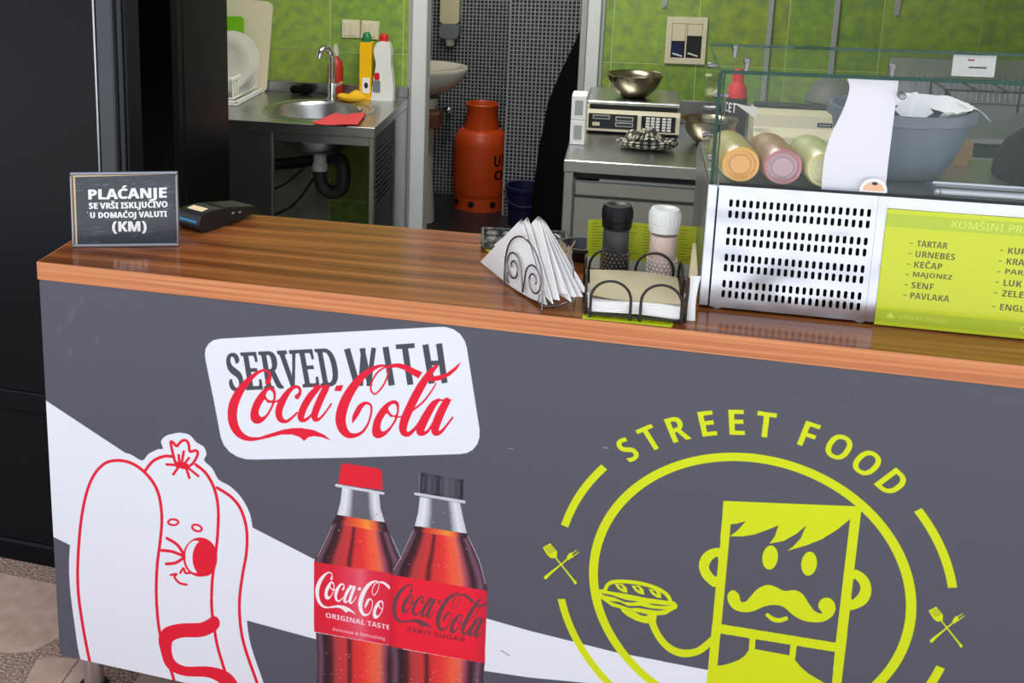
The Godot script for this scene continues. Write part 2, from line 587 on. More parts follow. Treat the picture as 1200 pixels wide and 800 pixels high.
func foil_texture() -> ImageTexture:
	cv = Image.create(4096, 1980, false, Image.FORMAT_RGB8)
	var grey := rgb(86, 86, 95)
	var white := rgb(228, 231, 237)
	var red := rgb(226, 28, 54)
	var lime := rgb(210, 222, 24)
	cv.fill(grey)
	cmap = photo_px
	# pale swoosh
	draw_poly(v2([[20, 448], [52, 468], [149, 532], [296, 618], [368, 655], [470, 693], [572, 725], [620, 738.7], [720, 763.7], [830, 785], [960, 812], [1080, 832], [1200, 848], [1320, 862], [1320, 916], [1200, 900], [960, 860], [830, 833], [687, 800], [620, 793.7], [568, 786], [470, 770], [367, 748], [290, 727], [180, 686], [83, 639], [59.5, 627.5], [20, 608]]), white)
	# ---- cartoon sausage in a bun
	var H := func(p): return zs(50, 500, 2.6667, p)
	draw_poly(v2(H.call([[230, 82], [270, 84], [310, 105], [330, 85], [360, 70], [375, 68], [370, 45], [385, 28], [405, 22], [430, 18], [460, 26], [480, 48], [503, 62], [512, 85], [505, 105], [530, 130], [550, 165], [585, 185], [620, 220], [645, 265], [655, 310], [655, 360], [640, 440], [635, 520], [638, 600], [650, 680], [690, 800], [720, 900], [180, 900], [120, 735], [100, 620], [85, 500], [83, 400], [95, 300], [115, 200], [150, 130], [190, 95]])), white, 4)
	var lw := 9.0
	draw_stroke(H.call([[165, 800, lw], [148, 738], [125, 620], [110, 500], [112, 380], [125, 260], [150, 170], [190, 117], [240, 105], [290, 120], [335, 160], [362, 210], [372, 280], [368, 350], [358, 430], [355, 520], [362, 620], [380, 700], [410, 790], [425, 860]]), red)
	draw_stroke(H.call([[318, 140, lw], [345, 107], [380, 92], [405, 93]]), red)
	draw_stroke(H.call([[478, 118, lw], [510, 145], [535, 190], [548, 250], [547, 330], [540, 400], [530, 480], [528, 560], [535, 620], [545, 680], [565, 750], [600, 860]]), red)
	draw_stroke(H.call([[545, 190, lw], [590, 220], [620, 260], [637, 320], [637, 390], [625, 460], [615, 540], [618, 620], [632, 690], [670, 800], [690, 860]]), red)
	var K := func(p): return zs(180, 500, 8.0, p)
	draw_stroke(K.call([[205, 340, 25], [185, 270], [165, 180], [160, 143], [178, 143], [215, 180], [245, 150], [275, 127], [310, 132], [330, 170], [340, 230], [390, 222], [413, 238], [405, 280], [370, 340], [325, 375]]), red)
	for w in [[[235, 265, 24], [240, 330]], [[282, 232, 24], [265, 330]], [[332, 292, 22], [285, 350]], [[122, 352, 24], [212, 358]], [[185, 445, 24], [228, 385]], [[335, 478, 24], [308, 395]], [[420, 462, 22], [330, 390]]]:
		draw_stroke(K.call(w), red)
	draw_poly(v2(K.call([[195, 335], [250, 320], [320, 345], [345, 375], [300, 400], [245, 388], [205, 378]])), red)
	draw_poly(circle2(Vector2(50 + 408 / 2.6667, 500 + 298 / 2.6667), 7.2, 4.6, 24), red, 0, [circle2(Vector2(50 + 408 / 2.6667, 500 + 298 / 2.6667), 4.6, 2.2, 24)])
	draw_poly(circle2(Vector2(50 + 482 / 2.6667, 500 + 316 / 2.6667), 7.2, 4.8, 24, 0.35), red, 0, [circle2(Vector2(50 + 482 / 2.6667, 500 + 316 / 2.6667), 4.6, 2.4, 24, 0.35)])
	var nose := Vector2(50 + 492 / 2.6667, 500 + 407 / 2.6667)
	draw_poly(circle2(nose, 20, 23, 40), red)
	draw_poly(circle2(nose + Vector2(-5.5, -0.5), 12.0, 19, 40), white)
	draw_poly(circle2(nose + Vector2(5.5, 1), 14.5, 21.5, 40), red)
	for w in [[[388, 348, lw], [420, 368], [442, 400]], [[372, 386, lw], [405, 390], [442, 404]], [[386, 428, lw], [415, 425], [442, 408]], [[400, 463, 7], [418, 460], [412, 470], [428, 488], [450, 493]], [[430, 456, 7], [440, 442], [446, 456], [462, 456]]]:
		draw_stroke(H.call(w), red)
	draw_stroke(H.call([[535, 608, 34], [530, 618, 42], [495, 634, 44], [430, 637, 44], [388, 655, 48], [386, 700, 34], [402, 742, 32], [445, 763, 30], [520, 766, 34], [572, 788, 44], [600, 830, 44]]), red)
	# ---- rounded white label
	draw_poly(v2([[241, 423], [240, 415], [241, 408], [244.5, 402.5], [250, 398.5], [258, 396.8], [380, 390], [512, 383], [522, 383], [531, 385.5], [539, 391], [544.5, 399], [547, 407], [554.5, 455], [562, 503], [562, 512], [559.5, 520], [554, 527], [547, 530.8], [539, 532], [415, 536], [298, 538.4], [288, 538], [278, 535], [269, 529.5], [262, 521], [258.5, 512], [250, 467]]), white)
	var ink := rgb(70, 74, 80)
	var L := func(p): return v2(zs(235, 380, 3.636, p))
	draw_text("SERVED", L.call([[103, 124], [566, 102], [596, 264], [128, 286]]), ink, "Droid Serif", 700, 0.5)
	for w in [[[624, 104, 26], [668, 262, 26]], [[682, 262, 20], [694, 102, 20]], [[688, 102, 22], [722, 262, 24]], [[716, 262, 20], [738, 100, 20]], [[788, 96, 26], [815, 260, 26]], [[832, 96, 20], [912, 90, 20]], [[870, 94, 26], [894, 257, 26]], [[958, 86, 26], [985, 252, 26]], [[1016, 82, 26], [1040, 250, 26]], [[970, 166, 20], [1028, 163, 20]]]:
		var a := Vector2(w[0][0], w[0][1])
		var b := Vector2(w[1][0], w[1][1])
		var nn := (b - a).normalized().orthogonal() * float(w[0][2]) * 0.5
		var q := []
		for p in [a + nn, b + nn, b - nn, a - nn]:
			q.append([p.x, p.y])
		draw_poly(L.call(q), ink)
	script_logo(red)
	# ---- two printed bottles
	var dk := rgb(52, 30, 38)
	var ramp := [[0.0, rgb(72, 48, 58)], [0.05, rgb(112, 80, 94)], [0.1, dk], [0.17, rgb(80, 36, 44)], [0.22, rgb(176, 60, 62)], [0.34, rgb(206, 58, 58)], [0.385, rgb(86, 34, 42)], [0.43, rgb(214, 52, 54)], [0.54, rgb(232, 56, 56)], [0.64, rgb(240, 92, 60)], [0.74, rgb(230, 104, 82)], [0.8, rgb(150, 74, 90)], [0.86, dk], [0.93, rgb(124, 86, 104)], [1.0, rgb(58, 38, 50)]]
	var glow := [[0.0, rgb(60, 40, 50)], [0.12, dk], [0.22, rgb(206, 66, 56)], [0.45, rgb(238, 100, 54)], [0.62, rgb(246, 150, 60)], [0.78, rgb(226, 96, 66)], [0.88, rgb(70, 44, 60)], [1.0, dk]]
	var neck := [[0.0, rgb(208, 212, 220)], [0.14, rgb(226, 228, 232)], [0.24, rgb(178, 180, 186)], [0.32, rgb(100, 100, 108)], [0.68, rgb(98, 98, 106)], [0.76, rgb(176, 178, 184)], [0.86, rgb(222, 224, 228)], [1.0, rgb(198, 200, 208)]]
	var tagred := [[0.0, rgb(214, 34, 56)], [0.2, rgb(222, 34, 58)], [0.42, rgb(226, 70, 92)], [0.52, rgb(232, 96, 112)], [0.62, rgb(224, 52, 76)], [1.0, rgb(216, 22, 48)]]
	var flatred := [[0.0, rgb(208, 30, 54)], [0.1, rgb(236, 34, 56)], [0.85, rgb(236, 36, 56)], [1.0, rgb(206, 34, 58)]]
	bottle_body([[401, 570, 444, 576], [399, 588, 446, 596], [395, 603, 451, 612]], neck)
	bottle_body([[394, 603, 451, 612], [389, 613, 456, 624], [380, 634, 464, 646]], glow)
	bottle_body([[389, 613, 456, 624], [380, 634, 464, 646], [371, 650, 471, 660], [368, 658, 474, 674]], ramp)
	bottle_body([[394.5, 603, 451.5, 612], [392, 608, 454, 618]], glow)
	bottle_body([[368, 658, 474, 674], [368, 740, 474, 759]], tagred)
	bottle_body([[370, 741, 472, 759], [372, 768, 470, 782], [371, 800, 471, 815], [370, 860, 472, 872], [376, 905, 466, 915]], ramp)
	draw_stroke([[394, 568.5, 3.2], [449, 578, 3.2]], rgb(206, 208, 214))
	draw_poly(v2([[400, 543.5], [405, 543], [442, 548.5], [447.5, 552], [448.5, 574], [422, 571], [396.5, 566.5]]), rgb(224, 34, 52))
	cmap = func(p): return photo_px(label_a(p))
	script_logo(rgb(246, 236, 238), true)
	cmap = photo_px
	var D := func(p): return v2(zs(365, 665, 8.0, p))
	draw_text("ORIGINAL TASTE", D.call([[135, 420], [735, 538], [735, 584], [135, 468]]), rgb(244, 222, 226), "Droid Sans", 700)
	draw_text("Delicious & Refreshing", D.call([[200, 560], [690, 650], [690, 690], [200, 598]]), rgb(240, 190, 198), "Droid Sans", 700)
	bottle_body([[492, 582, 539, 589], [490, 600, 543, 608], [486, 616, 547, 625]], neck)
	bottle_body([[486, 616, 547, 625], [481, 628, 552, 636], [472, 646, 560, 655], [463, 660, 566, 669], [459, 670, 570, 682], [457, 674, 571, 692]], ramp)
	bottle_body([[486, 616, 547, 625], [483, 622, 549, 631]], glow)
	bottle_body([[457, 673, 571, 692], [456, 757, 568, 777]], flatred)
	bottle_body([[457, 758, 568, 777], [459, 780, 566, 795], [457, 815, 566, 828], [458, 870, 565, 882], [464, 920, 560, 930]], ramp)
	draw_stroke([[487, 578.5, 3.4], [544, 588, 3.4]], rgb(200, 202, 210))
	bottle_body([[491, 553, 543, 562], [490.5, 577.5, 542.5, 586]], [[0.0, rgb(120, 122, 132)], [0.06, rgb(42, 42, 50)], [0.25, rgb(76, 76, 86)], [0.45, rgb(48, 48, 56)], [0.6, rgb(88, 88, 98)], [0.85, rgb(70, 70, 80)], [1.0, rgb(34, 34, 40)]])
	# printed drops and streaks on both bottles
	var rng := RandomNumberGenerator.new()
	rng.seed = 12
	for i in 150:
		var second := i % 2 == 1
		var p := Vector2(rng.randf_range(376, 452), rng.randf_range(582, 655)) if not second else Vector2(rng.randf_range(466, 562), rng.randf_range(594, 668))
		if i > 90:
			p = Vector2(rng.randf_range(376, 450), rng.randf_range(762, 800)) if not second else Vector2(rng.randf_range(464, 560), rng.randf_range(784, 800))
		var mid := 422.0 if not second else 517.0
		var half := 24.0 + maxf(0.0, p.y - 605.0) * 0.5
		if absf(p.x - mid) > minf(half, 46.0):
			continue
		draw_poly(circle2(p, rng.randf_range(0.3, 0.7), rng.randf_range(0.3, 0.8), 7), rgb(226, 190, 186) if i % 3 else rgb(90, 30, 36))
	for w in [[[389, 616, 0.8], [381, 634, 0.8], [372, 652, 0.8]], [[458, 628, 0.8], [466, 645, 0.8], [470, 655, 0.8]], [[548, 628, 0.9], [561, 656, 0.9], [569, 684, 0.9]], [[485, 620, 0.8], [472, 648, 0.8], [461, 668, 0.8]]]:
		draw_stroke(w, rgb(188, 176, 190))
	for k in 7:
		draw_stroke([[496 + k * 7, 558 + k * 1.2, 0.7], [495.5 + k * 7, 574 + k * 1.2, 0.7]], rgb(104, 104, 116))
	cmap = func(p): return photo_px(label_b(p))
	script_logo(rgb(104, 66, 74))
	cmap = photo_px
	var E5 := func(p): return v2(zs(450, 670, 7.27, p))
	draw_text("ZERO SUGAR", E5.call([[195, 468], [695, 560], [695, 602], [195, 506]]), rgb(126, 48, 58), "Droid Sans", 700)
	# ---- lime emblem
	var cen := Vector2(1.4024, 0.565)
	var metre := func(p): return foil_px(p)
	cmap = metre
	draw_poly(circle2(cen, 0.2705, 0.2705, 128), lime, 0, [circle2(cen, 0.2545, 0.2545, 128)])
	for a in [[141.2, 167.0], [39.6, 13.2], [-166.0, -128.0], [-14.0, -52.0]]:
		var o := []
		for i in 25:
			o.append(cen + Vector2(0.334, 0).rotated(deg_to_rad(lerpf(a[0], a[1], i / 24.0))))
		for i in 25:
			o.append(cen + Vector2(0.320, 0).rotated(deg_to_rad(lerpf(a[1], a[0], i / 24.0))))
		draw_poly(o, lime)
	var word := "STREET FOOD"
	var angs := [131.5, 123.4, 114.4, 105.5, 97.1, 88.9, 0.0, 76.8, 68.0, 59.2, 50.3]
	for i in word.length():
		if word[i] == " ":
			continue
		var g: Array = glyphs(word[i], "Droid Sans", 700)
		var hh := 0.0235
		var ww: float = hh * g[1] * 0.92
		var rot := deg_to_rad(angs[i] - 90.0)
		var at := cen + Vector2(0.3275, 0).rotated(deg_to_rad(angs[i]))
		var q := []
		for e in [[-1, 1], [1, 1], [1, -1], [-1, -1]]:
			q.append(at + Vector2(e[0] * ww, e[1] * hh).rotated(rot))
		draw_text(word[i], q, lime, "Droid Sans", 700)
	cmap = photo_px
	var Fz := func(p): return v2(zs(810, 580, 4.444, p))
	draw_poly(Fz.call([[168, 30], [858, 58], [890, 62], [885, 90], [828, 125], [760, 180], [680, 230], [600, 262], [500, 290], [530, 268], [570, 225], [600, 157], [550, 200], [480, 240], [408, 252], [435, 215], [455, 157], [400, 180], [330, 205], [270, 215], [200, 215], [240, 185], [285, 135], [240, 148], [204, 152], [155, 200]]), lime)
	draw_poly(v2([[847.8, 586.8], [858, 587], [856.2, 614], [845.5, 731], [840.7, 779.5], [836, 840], [824, 838], [830, 780], [837, 706], [843.3, 643]]), lime)
	draw_poly(v2([[1009.2, 599], [999, 600], [996.3, 608], [979.2, 752.8], [975, 800], [968, 850], [980, 850], [986, 800], [991, 760], [1002, 660]]), lime)
	draw_poly(v2([[845.5, 731.2], [980, 753], [979, 763.8], [843.5, 742]]), lime)
	draw_poly(v2([[878.7, 746], [885.5, 747], [884.5, 766], [877, 766]]), lime)
	draw_poly(v2([[926.5, 754], [933.7, 756], [932, 772], [924.8, 770]]), lime)
	draw_poly(v2([[838, 780], [848, 779], [857, 776.5], [866, 773], [873, 768], [878, 760.5], [885, 760.5], [926, 768], [931, 772], [938, 781], [948, 789.5], [966, 800], [976, 803], [968, 870], [822, 850]]), lime)
	for e in [[411, 325], [614, 357]]:
		draw_poly(circle2(Vector2(810 + e[0] / 4.444, 580 + e[1] / 4.444), 9.2, 14.2, 32, 0.12), lime)
	draw_poly(Fz.call([[222, 495], [250, 520], [258, 553], [285, 553], [315, 520], [350, 485], [400, 467], [445, 480], [485, 498], [540, 495], [580, 515], [610, 560], [640, 600], [668, 615], [682, 612], [662, 582], [672, 548], [705, 533], [740, 550], [752, 590], [735, 630], [690, 658], [635, 662], [575, 650], [525, 620], [480, 582], [430, 572], [380, 580], [330, 602], [280, 610], [230, 598], [200, 570], [188, 535], [197, 505]]), lime, 4)
	draw_stroke(zs(810, 580, 4.444, [[397, 624, 20], [425, 645, 24], [460, 652, 24], [494, 642, 22]]), lime)
	draw_poly(Fz.call([[152, 278], [100, 282], [60, 310], [40, 360], [52, 415], [85, 455], [126, 477], [140, 400], [146, 330]]), lime, 4, [Fz.call([[140, 325], [110, 336], [93, 370], [102, 398], [132, 422]])])
	draw_poly(Fz.call([[848, 388], [900, 410], [932, 455], [938, 510], [915, 560], [870, 588], [824, 594], [832, 520], [842, 440]]), lime, 4, [Fz.call([[843, 440], [872, 455], [881, 490], [862, 525], [834, 540]])])
	var G := func(p): return zs(690, 660, 6.667, p)
	draw_stroke(G.call([[490, 430, 60], [510, 500, 54], [560, 590, 54], [640, 668, 56], [740, 702, 60], [850, 686, 56], [935, 625, 56], [985, 575, 50]]), lime)
	draw_poly(v2(G.call([[245, 350], [300, 365], [380, 380], [460, 395], [535, 390], [525, 445], [490, 470], [440, 468], [370, 448], [300, 410], [262, 380]])), lime)
	draw_poly(v2(G.call([[362, 380], [420, 391], [465, 402], [440, 413], [400, 403]])), grey)
	draw_stroke(G.call([[128, 205, 30], [150, 165], [200, 143], [300, 143], [420, 160], [530, 195], [610, 245], [643, 305]]), lime)
	draw_poly(v2(G.call([[75, 210], [100, 200], [150, 215], [300, 240], [450, 270], [600, 290], [672, 300], [693, 325], [688, 352], [650, 370], [600, 400], [530, 406], [420, 385], [300, 365], [180, 335], [120, 292], [80, 268]])), lime)
	for w in [[[98, 234], [180, 248], [290, 285], [388, 297], [340, 306], [280, 301], [200, 267], [118, 249]], [[458, 311], [520, 318], [590, 325], [652, 330], [560, 333], [500, 326]], [[158, 294], [240, 300], [310, 333], [400, 331], [480, 350], [602, 361], [540, 370], [440, 357], [380, 347], [320, 349], [230, 320]]]:
		draw_poly(v2(G.call(w)), grey)
	for d in [[0, 0], [132, 14], [266, 42]]:
		var o := []
		var p := []
		for e in [[200, 158], [262, 160], [296, 190], [303, 230], [265, 224], [226, 198]]:
			o.append([e[0] + d[0], e[1] + d[1]])
		for e in [[228, 162], [258, 176], [266, 204], [244, 186]]:
			p.append([e[0] + d[0], e[1] + d[1]])
		draw_poly(v2(G.call(o)), lime)
		draw_poly(v2(G.call(p)), grey)
	for d in [Vector2.ZERO, Vector2(452.25, 74.25)]:
		cmap = func(p): return photo_px(p + d)
		var U := func(p): return zs(620, 600, 4.0, p)
		draw_poly(v2(U.call([[63, 165], [100, 145], [132, 185], [130, 212], [105, 217], [86, 202]])), lime)
		for k in 4:
			draw_stroke(U.call([[76 + k * 9, 165 - k * 4, 2], [96 + k * 8, 193 - k * 3]]), grey)
		draw_stroke(U.call([[118, 205, 7], [150, 245, 7], [203, 312, 9], [217, 330, 15]]), lime)
		draw_stroke(U.call([[78, 306, 17], [102, 284, 12], [150, 245, 7], [188, 212, 9]]), lime)
		draw_poly(v2(U.call([[175, 212], [188, 192], [206, 188], [202, 210], [186, 226]])), lime)
		draw_stroke(U.call([[196, 198, 6], [222, 178, 4]]), lime)
		draw_stroke(U.call([[200, 212, 6], [233, 187, 4]]), lime)
	cmap = photo_px
	# scuffs and marks on the foil
	for e in [[84, 368, 5, 11], [95, 352, 3, 6], [82, 412, 6, 5], [113, 400, 2.5, 9], [70, 385, 2, 7], [1018, 482, 3, 2], [988, 470, 2, 3]]:
		for k in 3:
			draw_poly(circle2(Vector2(e[0], e[1]), e[2] * (1.0 - k * 0.28), e[3] * (1.0 - k * 0.28), 18, 0.3), grey.lerp(rgb(128, 130, 140), 0.07 * (k + 1)) if e[0] < 500 else grey.lerp(rgb(60, 60, 70), 0.09 * (k + 1)))
	for w in [[[587, 762, 1.2], [597, 768]], [[596, 525, 1.0], [601, 526]], [[707, 524, 1.2], [713, 525]]]:
		draw_stroke(w, rgb(150, 150, 158))
	for p in [[628, 531], [905, 573], [933, 460], [1000, 462], [1110, 520], [186, 375]]:
		draw_poly(circle2(Vector2(p[0], p[1]), 1.4, 1.0, 8), rgb(66, 66, 76))
	return as_texture()

func affine3(p: Vector2, s: Array, d: Array) -> Vector2:
	var e1: Vector2 = s[1] - s[0]
	var e2: Vector2 = s[2] - s[0]
	var r = p - s[0]
	var det := e1.x * e2.y - e1.y * e2.x
	var a = (r.x * e2.y - r.y * e2.x) / det
	var b = (e1.x * r.y - e1.y * r.x) / det
	return d[0] + (d[1] - d[0]) * a + (d[2] - d[0]) * b

func label_a(p: Vector2) -> Vector2:
	return affine3(p, [Vector2(396.9, 454.8), Vector2(266.9, 487.5), Vector2(406.3, 513.0)], [Vector2(421.2, 689.8), Vector2(369.6, 694.5), Vector2(425.0, 721.0)])

func label_b(p: Vector2) -> Vector2:
	return affine3(p, [Vector2(396.9, 454.8), Vector2(266.9, 487.5), Vector2(530.3, 489.1)], [Vector2(514.6, 705.1), Vector2(459.6, 710.5), Vector2(566.5, 737.0)])

# ---------------------------------------------------------------- materials
func mat(key: String, c: Color, rough := 0.6, metal := 0.0, spec := 0.5) -> StandardMaterial3D:
	var m := StandardMaterial3D.new()
	m.resource_name = key
	m.albedo_color = c
	m.roughness = rough
	m.metallic = metal
	m.metallic_specular = spec
	M[key] = m
	return m

func pane(key: String, c: Color, alpha: float, rough := 0.02) -> StandardMaterial3D:
	var m := mat(key, Color(c.r, c.g, c.b, alpha), rough)
	m.transparency = BaseMaterial3D.TRANSPARENCY_ALPHA
	return m

func noise_tex(sd: int, freq: float, stops: Array, size := 512, kind := FastNoiseLite.TYPE_SIMPLEX_SMOOTH, oct := 4, bump := 0.0) -> NoiseTexture2D:
	var n := FastNoiseLite.new()
	n.seed = sd
	n.noise_type = kind
	n.frequency = freq
	n.fractal_octaves = oct
	var t := NoiseTexture2D.new()
	t.width = size
	t.height = size
	t.seamless = true
	t.noise = n
	if bump > 0.0:
		t.as_normal_map = true
		t.bump_strength = bump
	elif stops.size():
		var g := Gradient.new()
		var off := PackedFloat32Array()
		var cols := PackedColorArray()
		for s in stops:
			off.append(s[0])
			cols.append(s[1])
		g.offsets = off
		g.colors = cols
		t.color_ramp = g
	return t

func triplanar(m: StandardMaterial3D, scale: Vector3) -> StandardMaterial3D:
	m.uv1_triplanar = true
	m.uv1_world_triplanar = true
	m.uv1_scale = scale
	m.uv1_triplanar_sharpness = 8.0
	return m

func wood_image(sd: int, w: int, h: int, dark: Color, mid: Color, light: Color) -> ImageTexture:
	var n := FastNoiseLite.new()
	n.seed = sd
	n.frequency = 1.0
	n.fractal_octaves = 3
	var n2 := FastNoiseLite.new()
	n2.seed = sd + 9
	n2.frequency = 1.0
	n2.fractal_octaves = 2
	var im := Image.create(w, h, false, Image.FORMAT_RGB8)
	for y in h:
		var fy := float(y) / h
		for x in w:
			var fx := float(x) / w
			var wob := n2.get_noise_2d(fx * 2.2, fy * 3.0) * 0.035
			var a := n.get_noise_2d(fx * 2.0, (fy + wob) * 11.0)
			var b := n2.get_noise_2d(fx * 9.0 + 40.0, (fy + wob) * 120.0)
			var t := clampf(0.52 + a * 0.8 + b * 0.16, 0.0, 1.0)
			im.set_pixel(x, y, dark.lerp(mid, t * 2.0) if t < 0.5 else mid.lerp(light, t * 2.0 - 1.0))
	return ImageTexture.create_from_image(im)

func mosaic_image() -> ImageTexture:
	var rng := RandomNumberGenerator.new()
	rng.seed = 5
	var k := 32
	var im := Image.create(16 * k, 16 * k, false, Image.FORMAT_RGB8)
	im.fill(rgb(158, 162, 170))
	for i in 16:
		for j in 16:
			var v := rng.randf()
			var c := rgb(22, 25, 32).lerp(rgb(52, 60, 78), v * v)
			im.fill_rect(Rect2i(i * k + 5, j * k + 5, k - 10, k - 10), c)
			im.fill_rect(Rect2i(i * k + 6, j * k + 4, k - 12, k - 8), c)
	return ImageTexture.create_from_image(im)

func check_image() -> ImageTexture:
	var im := Image.create(256, 256, false, Image.FORMAT_RGB8)
	im.fill(rgb(28, 28, 26))
	var k := 16
	for i in 16:
		for j in 16:
			if i % 2 == 0 and j % 2 == 0:
				im.fill_rect(Rect2i(i * k, j * k, k, k), rgb(196, 190, 170))
			elif i % 2 == 0 or j % 2 == 0:
				im.fill_rect(Rect2i(i * k, j * k, k, k), rgb(82, 80, 72))
	return ImageTexture.create_from_image(im)

func make_materials() -> void:
	var m := mat("wood_top", Color.WHITE, 0.17, 0.0, 0.4)
	m.albedo_texture = wood_image(3, 2048, 512, rgb(98, 52, 24), rgb(132, 74, 36), rgb(162, 98, 54))
	triplanar(m, Vector3(1.0 / 2.7, 1.0 / 0.5, 1.0 / 0.5))
	m = mat("wood_edge", Color.WHITE, 0.3)
	m.albedo_texture = wood_image(8, 2048, 128, rgb(178, 102, 54), rgb(200, 122, 68), rgb(214, 142, 88))
	triplanar(m, Vector3(1.0 / 2.7, 1.0 / 0.13, 1.0 / 0.13))
	m = mat("foil", Color.WHITE, 0.42, 0.0, 0.34)
	m.albedo_texture = foil_texture()
	m.texture_repeat = false
	mat("panel_grey", rgb(74, 74, 82), 0.45)
	mat("facade", rgb(17, 20, 25), 0.26, 0.0, 0.25)
	mat("facade_frame", rgb(62, 67, 71), 0.35, 0.1, 0.4)
	mat("facade_dark", rgb(30, 32, 35), 0.45)
	mat("gasket", rgb(16, 16, 17), 0.6)
	m = mat("slab", Color.WHITE, 0.85)
	m.albedo_texture = noise_tex(21, 0.012, [[0.0, rgb(192, 154, 134)], [0.5, rgb(208, 172, 151)], [1.0, rgb(220, 188, 168)]], 512)
	triplanar(m, Vector3(2, 2, 2))
	m = mat("pebble", Color.WHITE, 0.9)
	m.albedo_texture = noise_tex(22, 0.09, [[0.0, rgb(112, 86, 72)], [0.35, rgb(164, 132, 114)], [0.6, rgb(194, 162, 142)], [1.0, rgb(224, 202, 184)]], 512, FastNoiseLite.TYPE_CELLULAR, 2)
	m.normal_enabled = true
	m.normal_texture = noise_tex(23, 0.09, [], 512, FastNoiseLite.TYPE_CELLULAR, 2, 6.0)
	triplanar(m, Vector3(3, 3, 3))
	m = mat("square", Color.WHITE, 0.85)
	m.albedo_texture = noise_tex(24, 0.02, [[0.0, rgb(150, 152, 156)], [1.0, rgb(178, 180, 184)]], 512)
	triplanar(m, Vector3(0.7, 0.7, 0.7))
	# room
	for k in 4:
		m = mat("tile%d" % k, [Color(1, 1, 1), Color(0.95, 0.97, 0.92), Color(1.0, 0.98, 0.9), Color(0.92, 0.96, 0.95)][k], 0.42)
		m.albedo_texture = noise_tex(31 + k, 0.02, [[0.0, rgb(114, 140, 86)], [0.38, rgb(132, 157, 78)], [0.55, rgb(140, 166, 70)], [0.75, rgb(145, 172, 70)], [1.0, rgb(164, 188, 98)]], 512, FastNoiseLite.TYPE_PERLIN, 6)
		triplanar(m, Vector3(2.2, 2.2, 2.2))
	mat("grout", rgb(196, 208, 140), 0.8)
	m = mat("plaster", Color.WHITE, 0.85)
	m.albedo_texture = noise_tex(41, 0.008, [[0.0, rgb(128, 126, 116)], [1.0, rgb(176, 174, 162)]], 256)
	triplanar(m, Vector3(1.5, 1.5, 1.5))
	mat("white_wall", rgb(226, 224, 218), 0.8)
	mat("room_floor", rgb(104, 99, 94), 0.4)
	mat("wc_floor", rgb(34, 33, 38), 0.4)
	m = mat("mosaic", Color.WHITE, 0.25)
	m.albedo_texture = mosaic_image()
	triplanar(m, Vector3(1.0 / 0.342, 1.0 / 0.342, 1.0 / 0.342))
	mat("door_white", rgb(214, 218, 216), 0.4)
	mat("door_grey", rgb(160, 163, 158), 0.45)
	# metals
	m = mat("steel", rgb(190, 191, 192), 0.3, 1.0)
	m.normal_enabled = true
	m.normal_texture = noise_tex(51, 0.005, [], 512, FastNoiseLite.TYPE_SIMPLEX_SMOOTH, 2, 4.0)
	m.normal_scale = 0.35
	triplanar(m, Vector3(1.2, 1.2, 1.2))
	m = mat("steel_case", rgb(194, 197, 203), 0.27, 1.0)
	m.normal_enabled = true
	m.normal_texture = noise_tex(52, 0.006, [], 512, FastNoiseLite.TYPE_SIMPLEX_SMOOTH, 2, 6.0)
	m.normal_scale = 0.8
	triplanar(m, Vector3(2.0, 2.0, 2.0))
	mat("lid_grey", rgb(96, 98, 90), 0.6)
	mat("chrome", rgb(222, 222, 222), 0.1, 1.0)
	mat("wire_dark", rgb(52, 46, 44), 0.4, 0.6)
	mat("wire_chrome", rgb(138, 134, 136), 0.22, 1.0)
	mat("brass_steel", rgb(150, 142, 118), 0.24, 1.0)
	mat("black_gloss", rgb(7, 7, 8), 0.34, 0.0, 0.3)
	mat("black_matt", rgb(11, 11, 12), 0.8, 0.0, 0.2)
	mat("black_plastic", rgb(26, 27, 29), 0.4)
	mat("dark_grey", rgb(52, 52, 52), 0.5)
	mat("grey_plastic", rgb(112, 122, 130), 0.45)
	mat("tub_grey", rgb(92, 102, 110), 0.45)
	mat("ceramic", rgb(206, 202, 190), 0.18)
	mat("white_plastic", rgb(226, 225, 218), 0.4)
	mat("cream_plastic", rgb(214, 206, 176), 0.45)
	mat("paper", rgb(236, 234, 230), 0.85)
	mat("paper_cool", rgb(224, 224, 230), 0.85)
	mat("beige_paper", rgb(190, 175, 138), 0.85)
	mat("kraft", rgb(172, 132, 84), 0.8)
	mat("cream_card", rgb(232, 206, 160), 0.8)
	mat("lime_card", rgb(196, 206, 18), 0.5)
	mat("red_plastic", rgb(206, 26, 34), 0.32)
	mat("red_cloth", rgb(206, 66, 66), 0.9)
	mat("red_dark", rgb(176, 40, 26), 0.4)
	mat("yellow_plastic", rgb(244, 186, 16), 0.35)
	mat("yellow_cloth", rgb(236, 182, 26), 0.9)
	mat("green_plastic", rgb(22, 120, 62), 0.4)
	mat("lime_plastic", rgb(112, 182, 8), 0.45)
	mat("orange_paint", rgb(202, 72, 20), 0.42)
	mat("blue_plastic", rgb(16, 22, 64), 0.45)
	mat("led_blue", rgb(60, 164, 226), 0.3)
	mat("brown_wood", rgb(92, 56, 36), 0.6)
	mat("pick", rgb(214, 180, 128), 0.7)
	pane("glass", Color(0.75, 0.95, 0.88), 0.012)
	M.glass.metallic_specular = 0.26
	pane("glass_edge", Color(0.03, 0.26, 0.21), 0.9, 0.1)
	M.glass_edge.metallic_specular = 0.4
	pane("acrylic", Color(1, 1, 1), 0.0)
	M.acrylic.metallic_specular = 0.22
	pane("clear_plastic", Color(0.96, 0.96, 0.94), 0.3, 0.15)
	pane("jar_glass", Color(0.95, 0.96, 0.95), 0.04)
	M.jar_glass.metallic_specular = 0.28
	m = mat("reflection_white", Color(0.93, 0.92, 0.94, 0.8), 0.5)  # colour of the bright reflection imitated behind the case glass
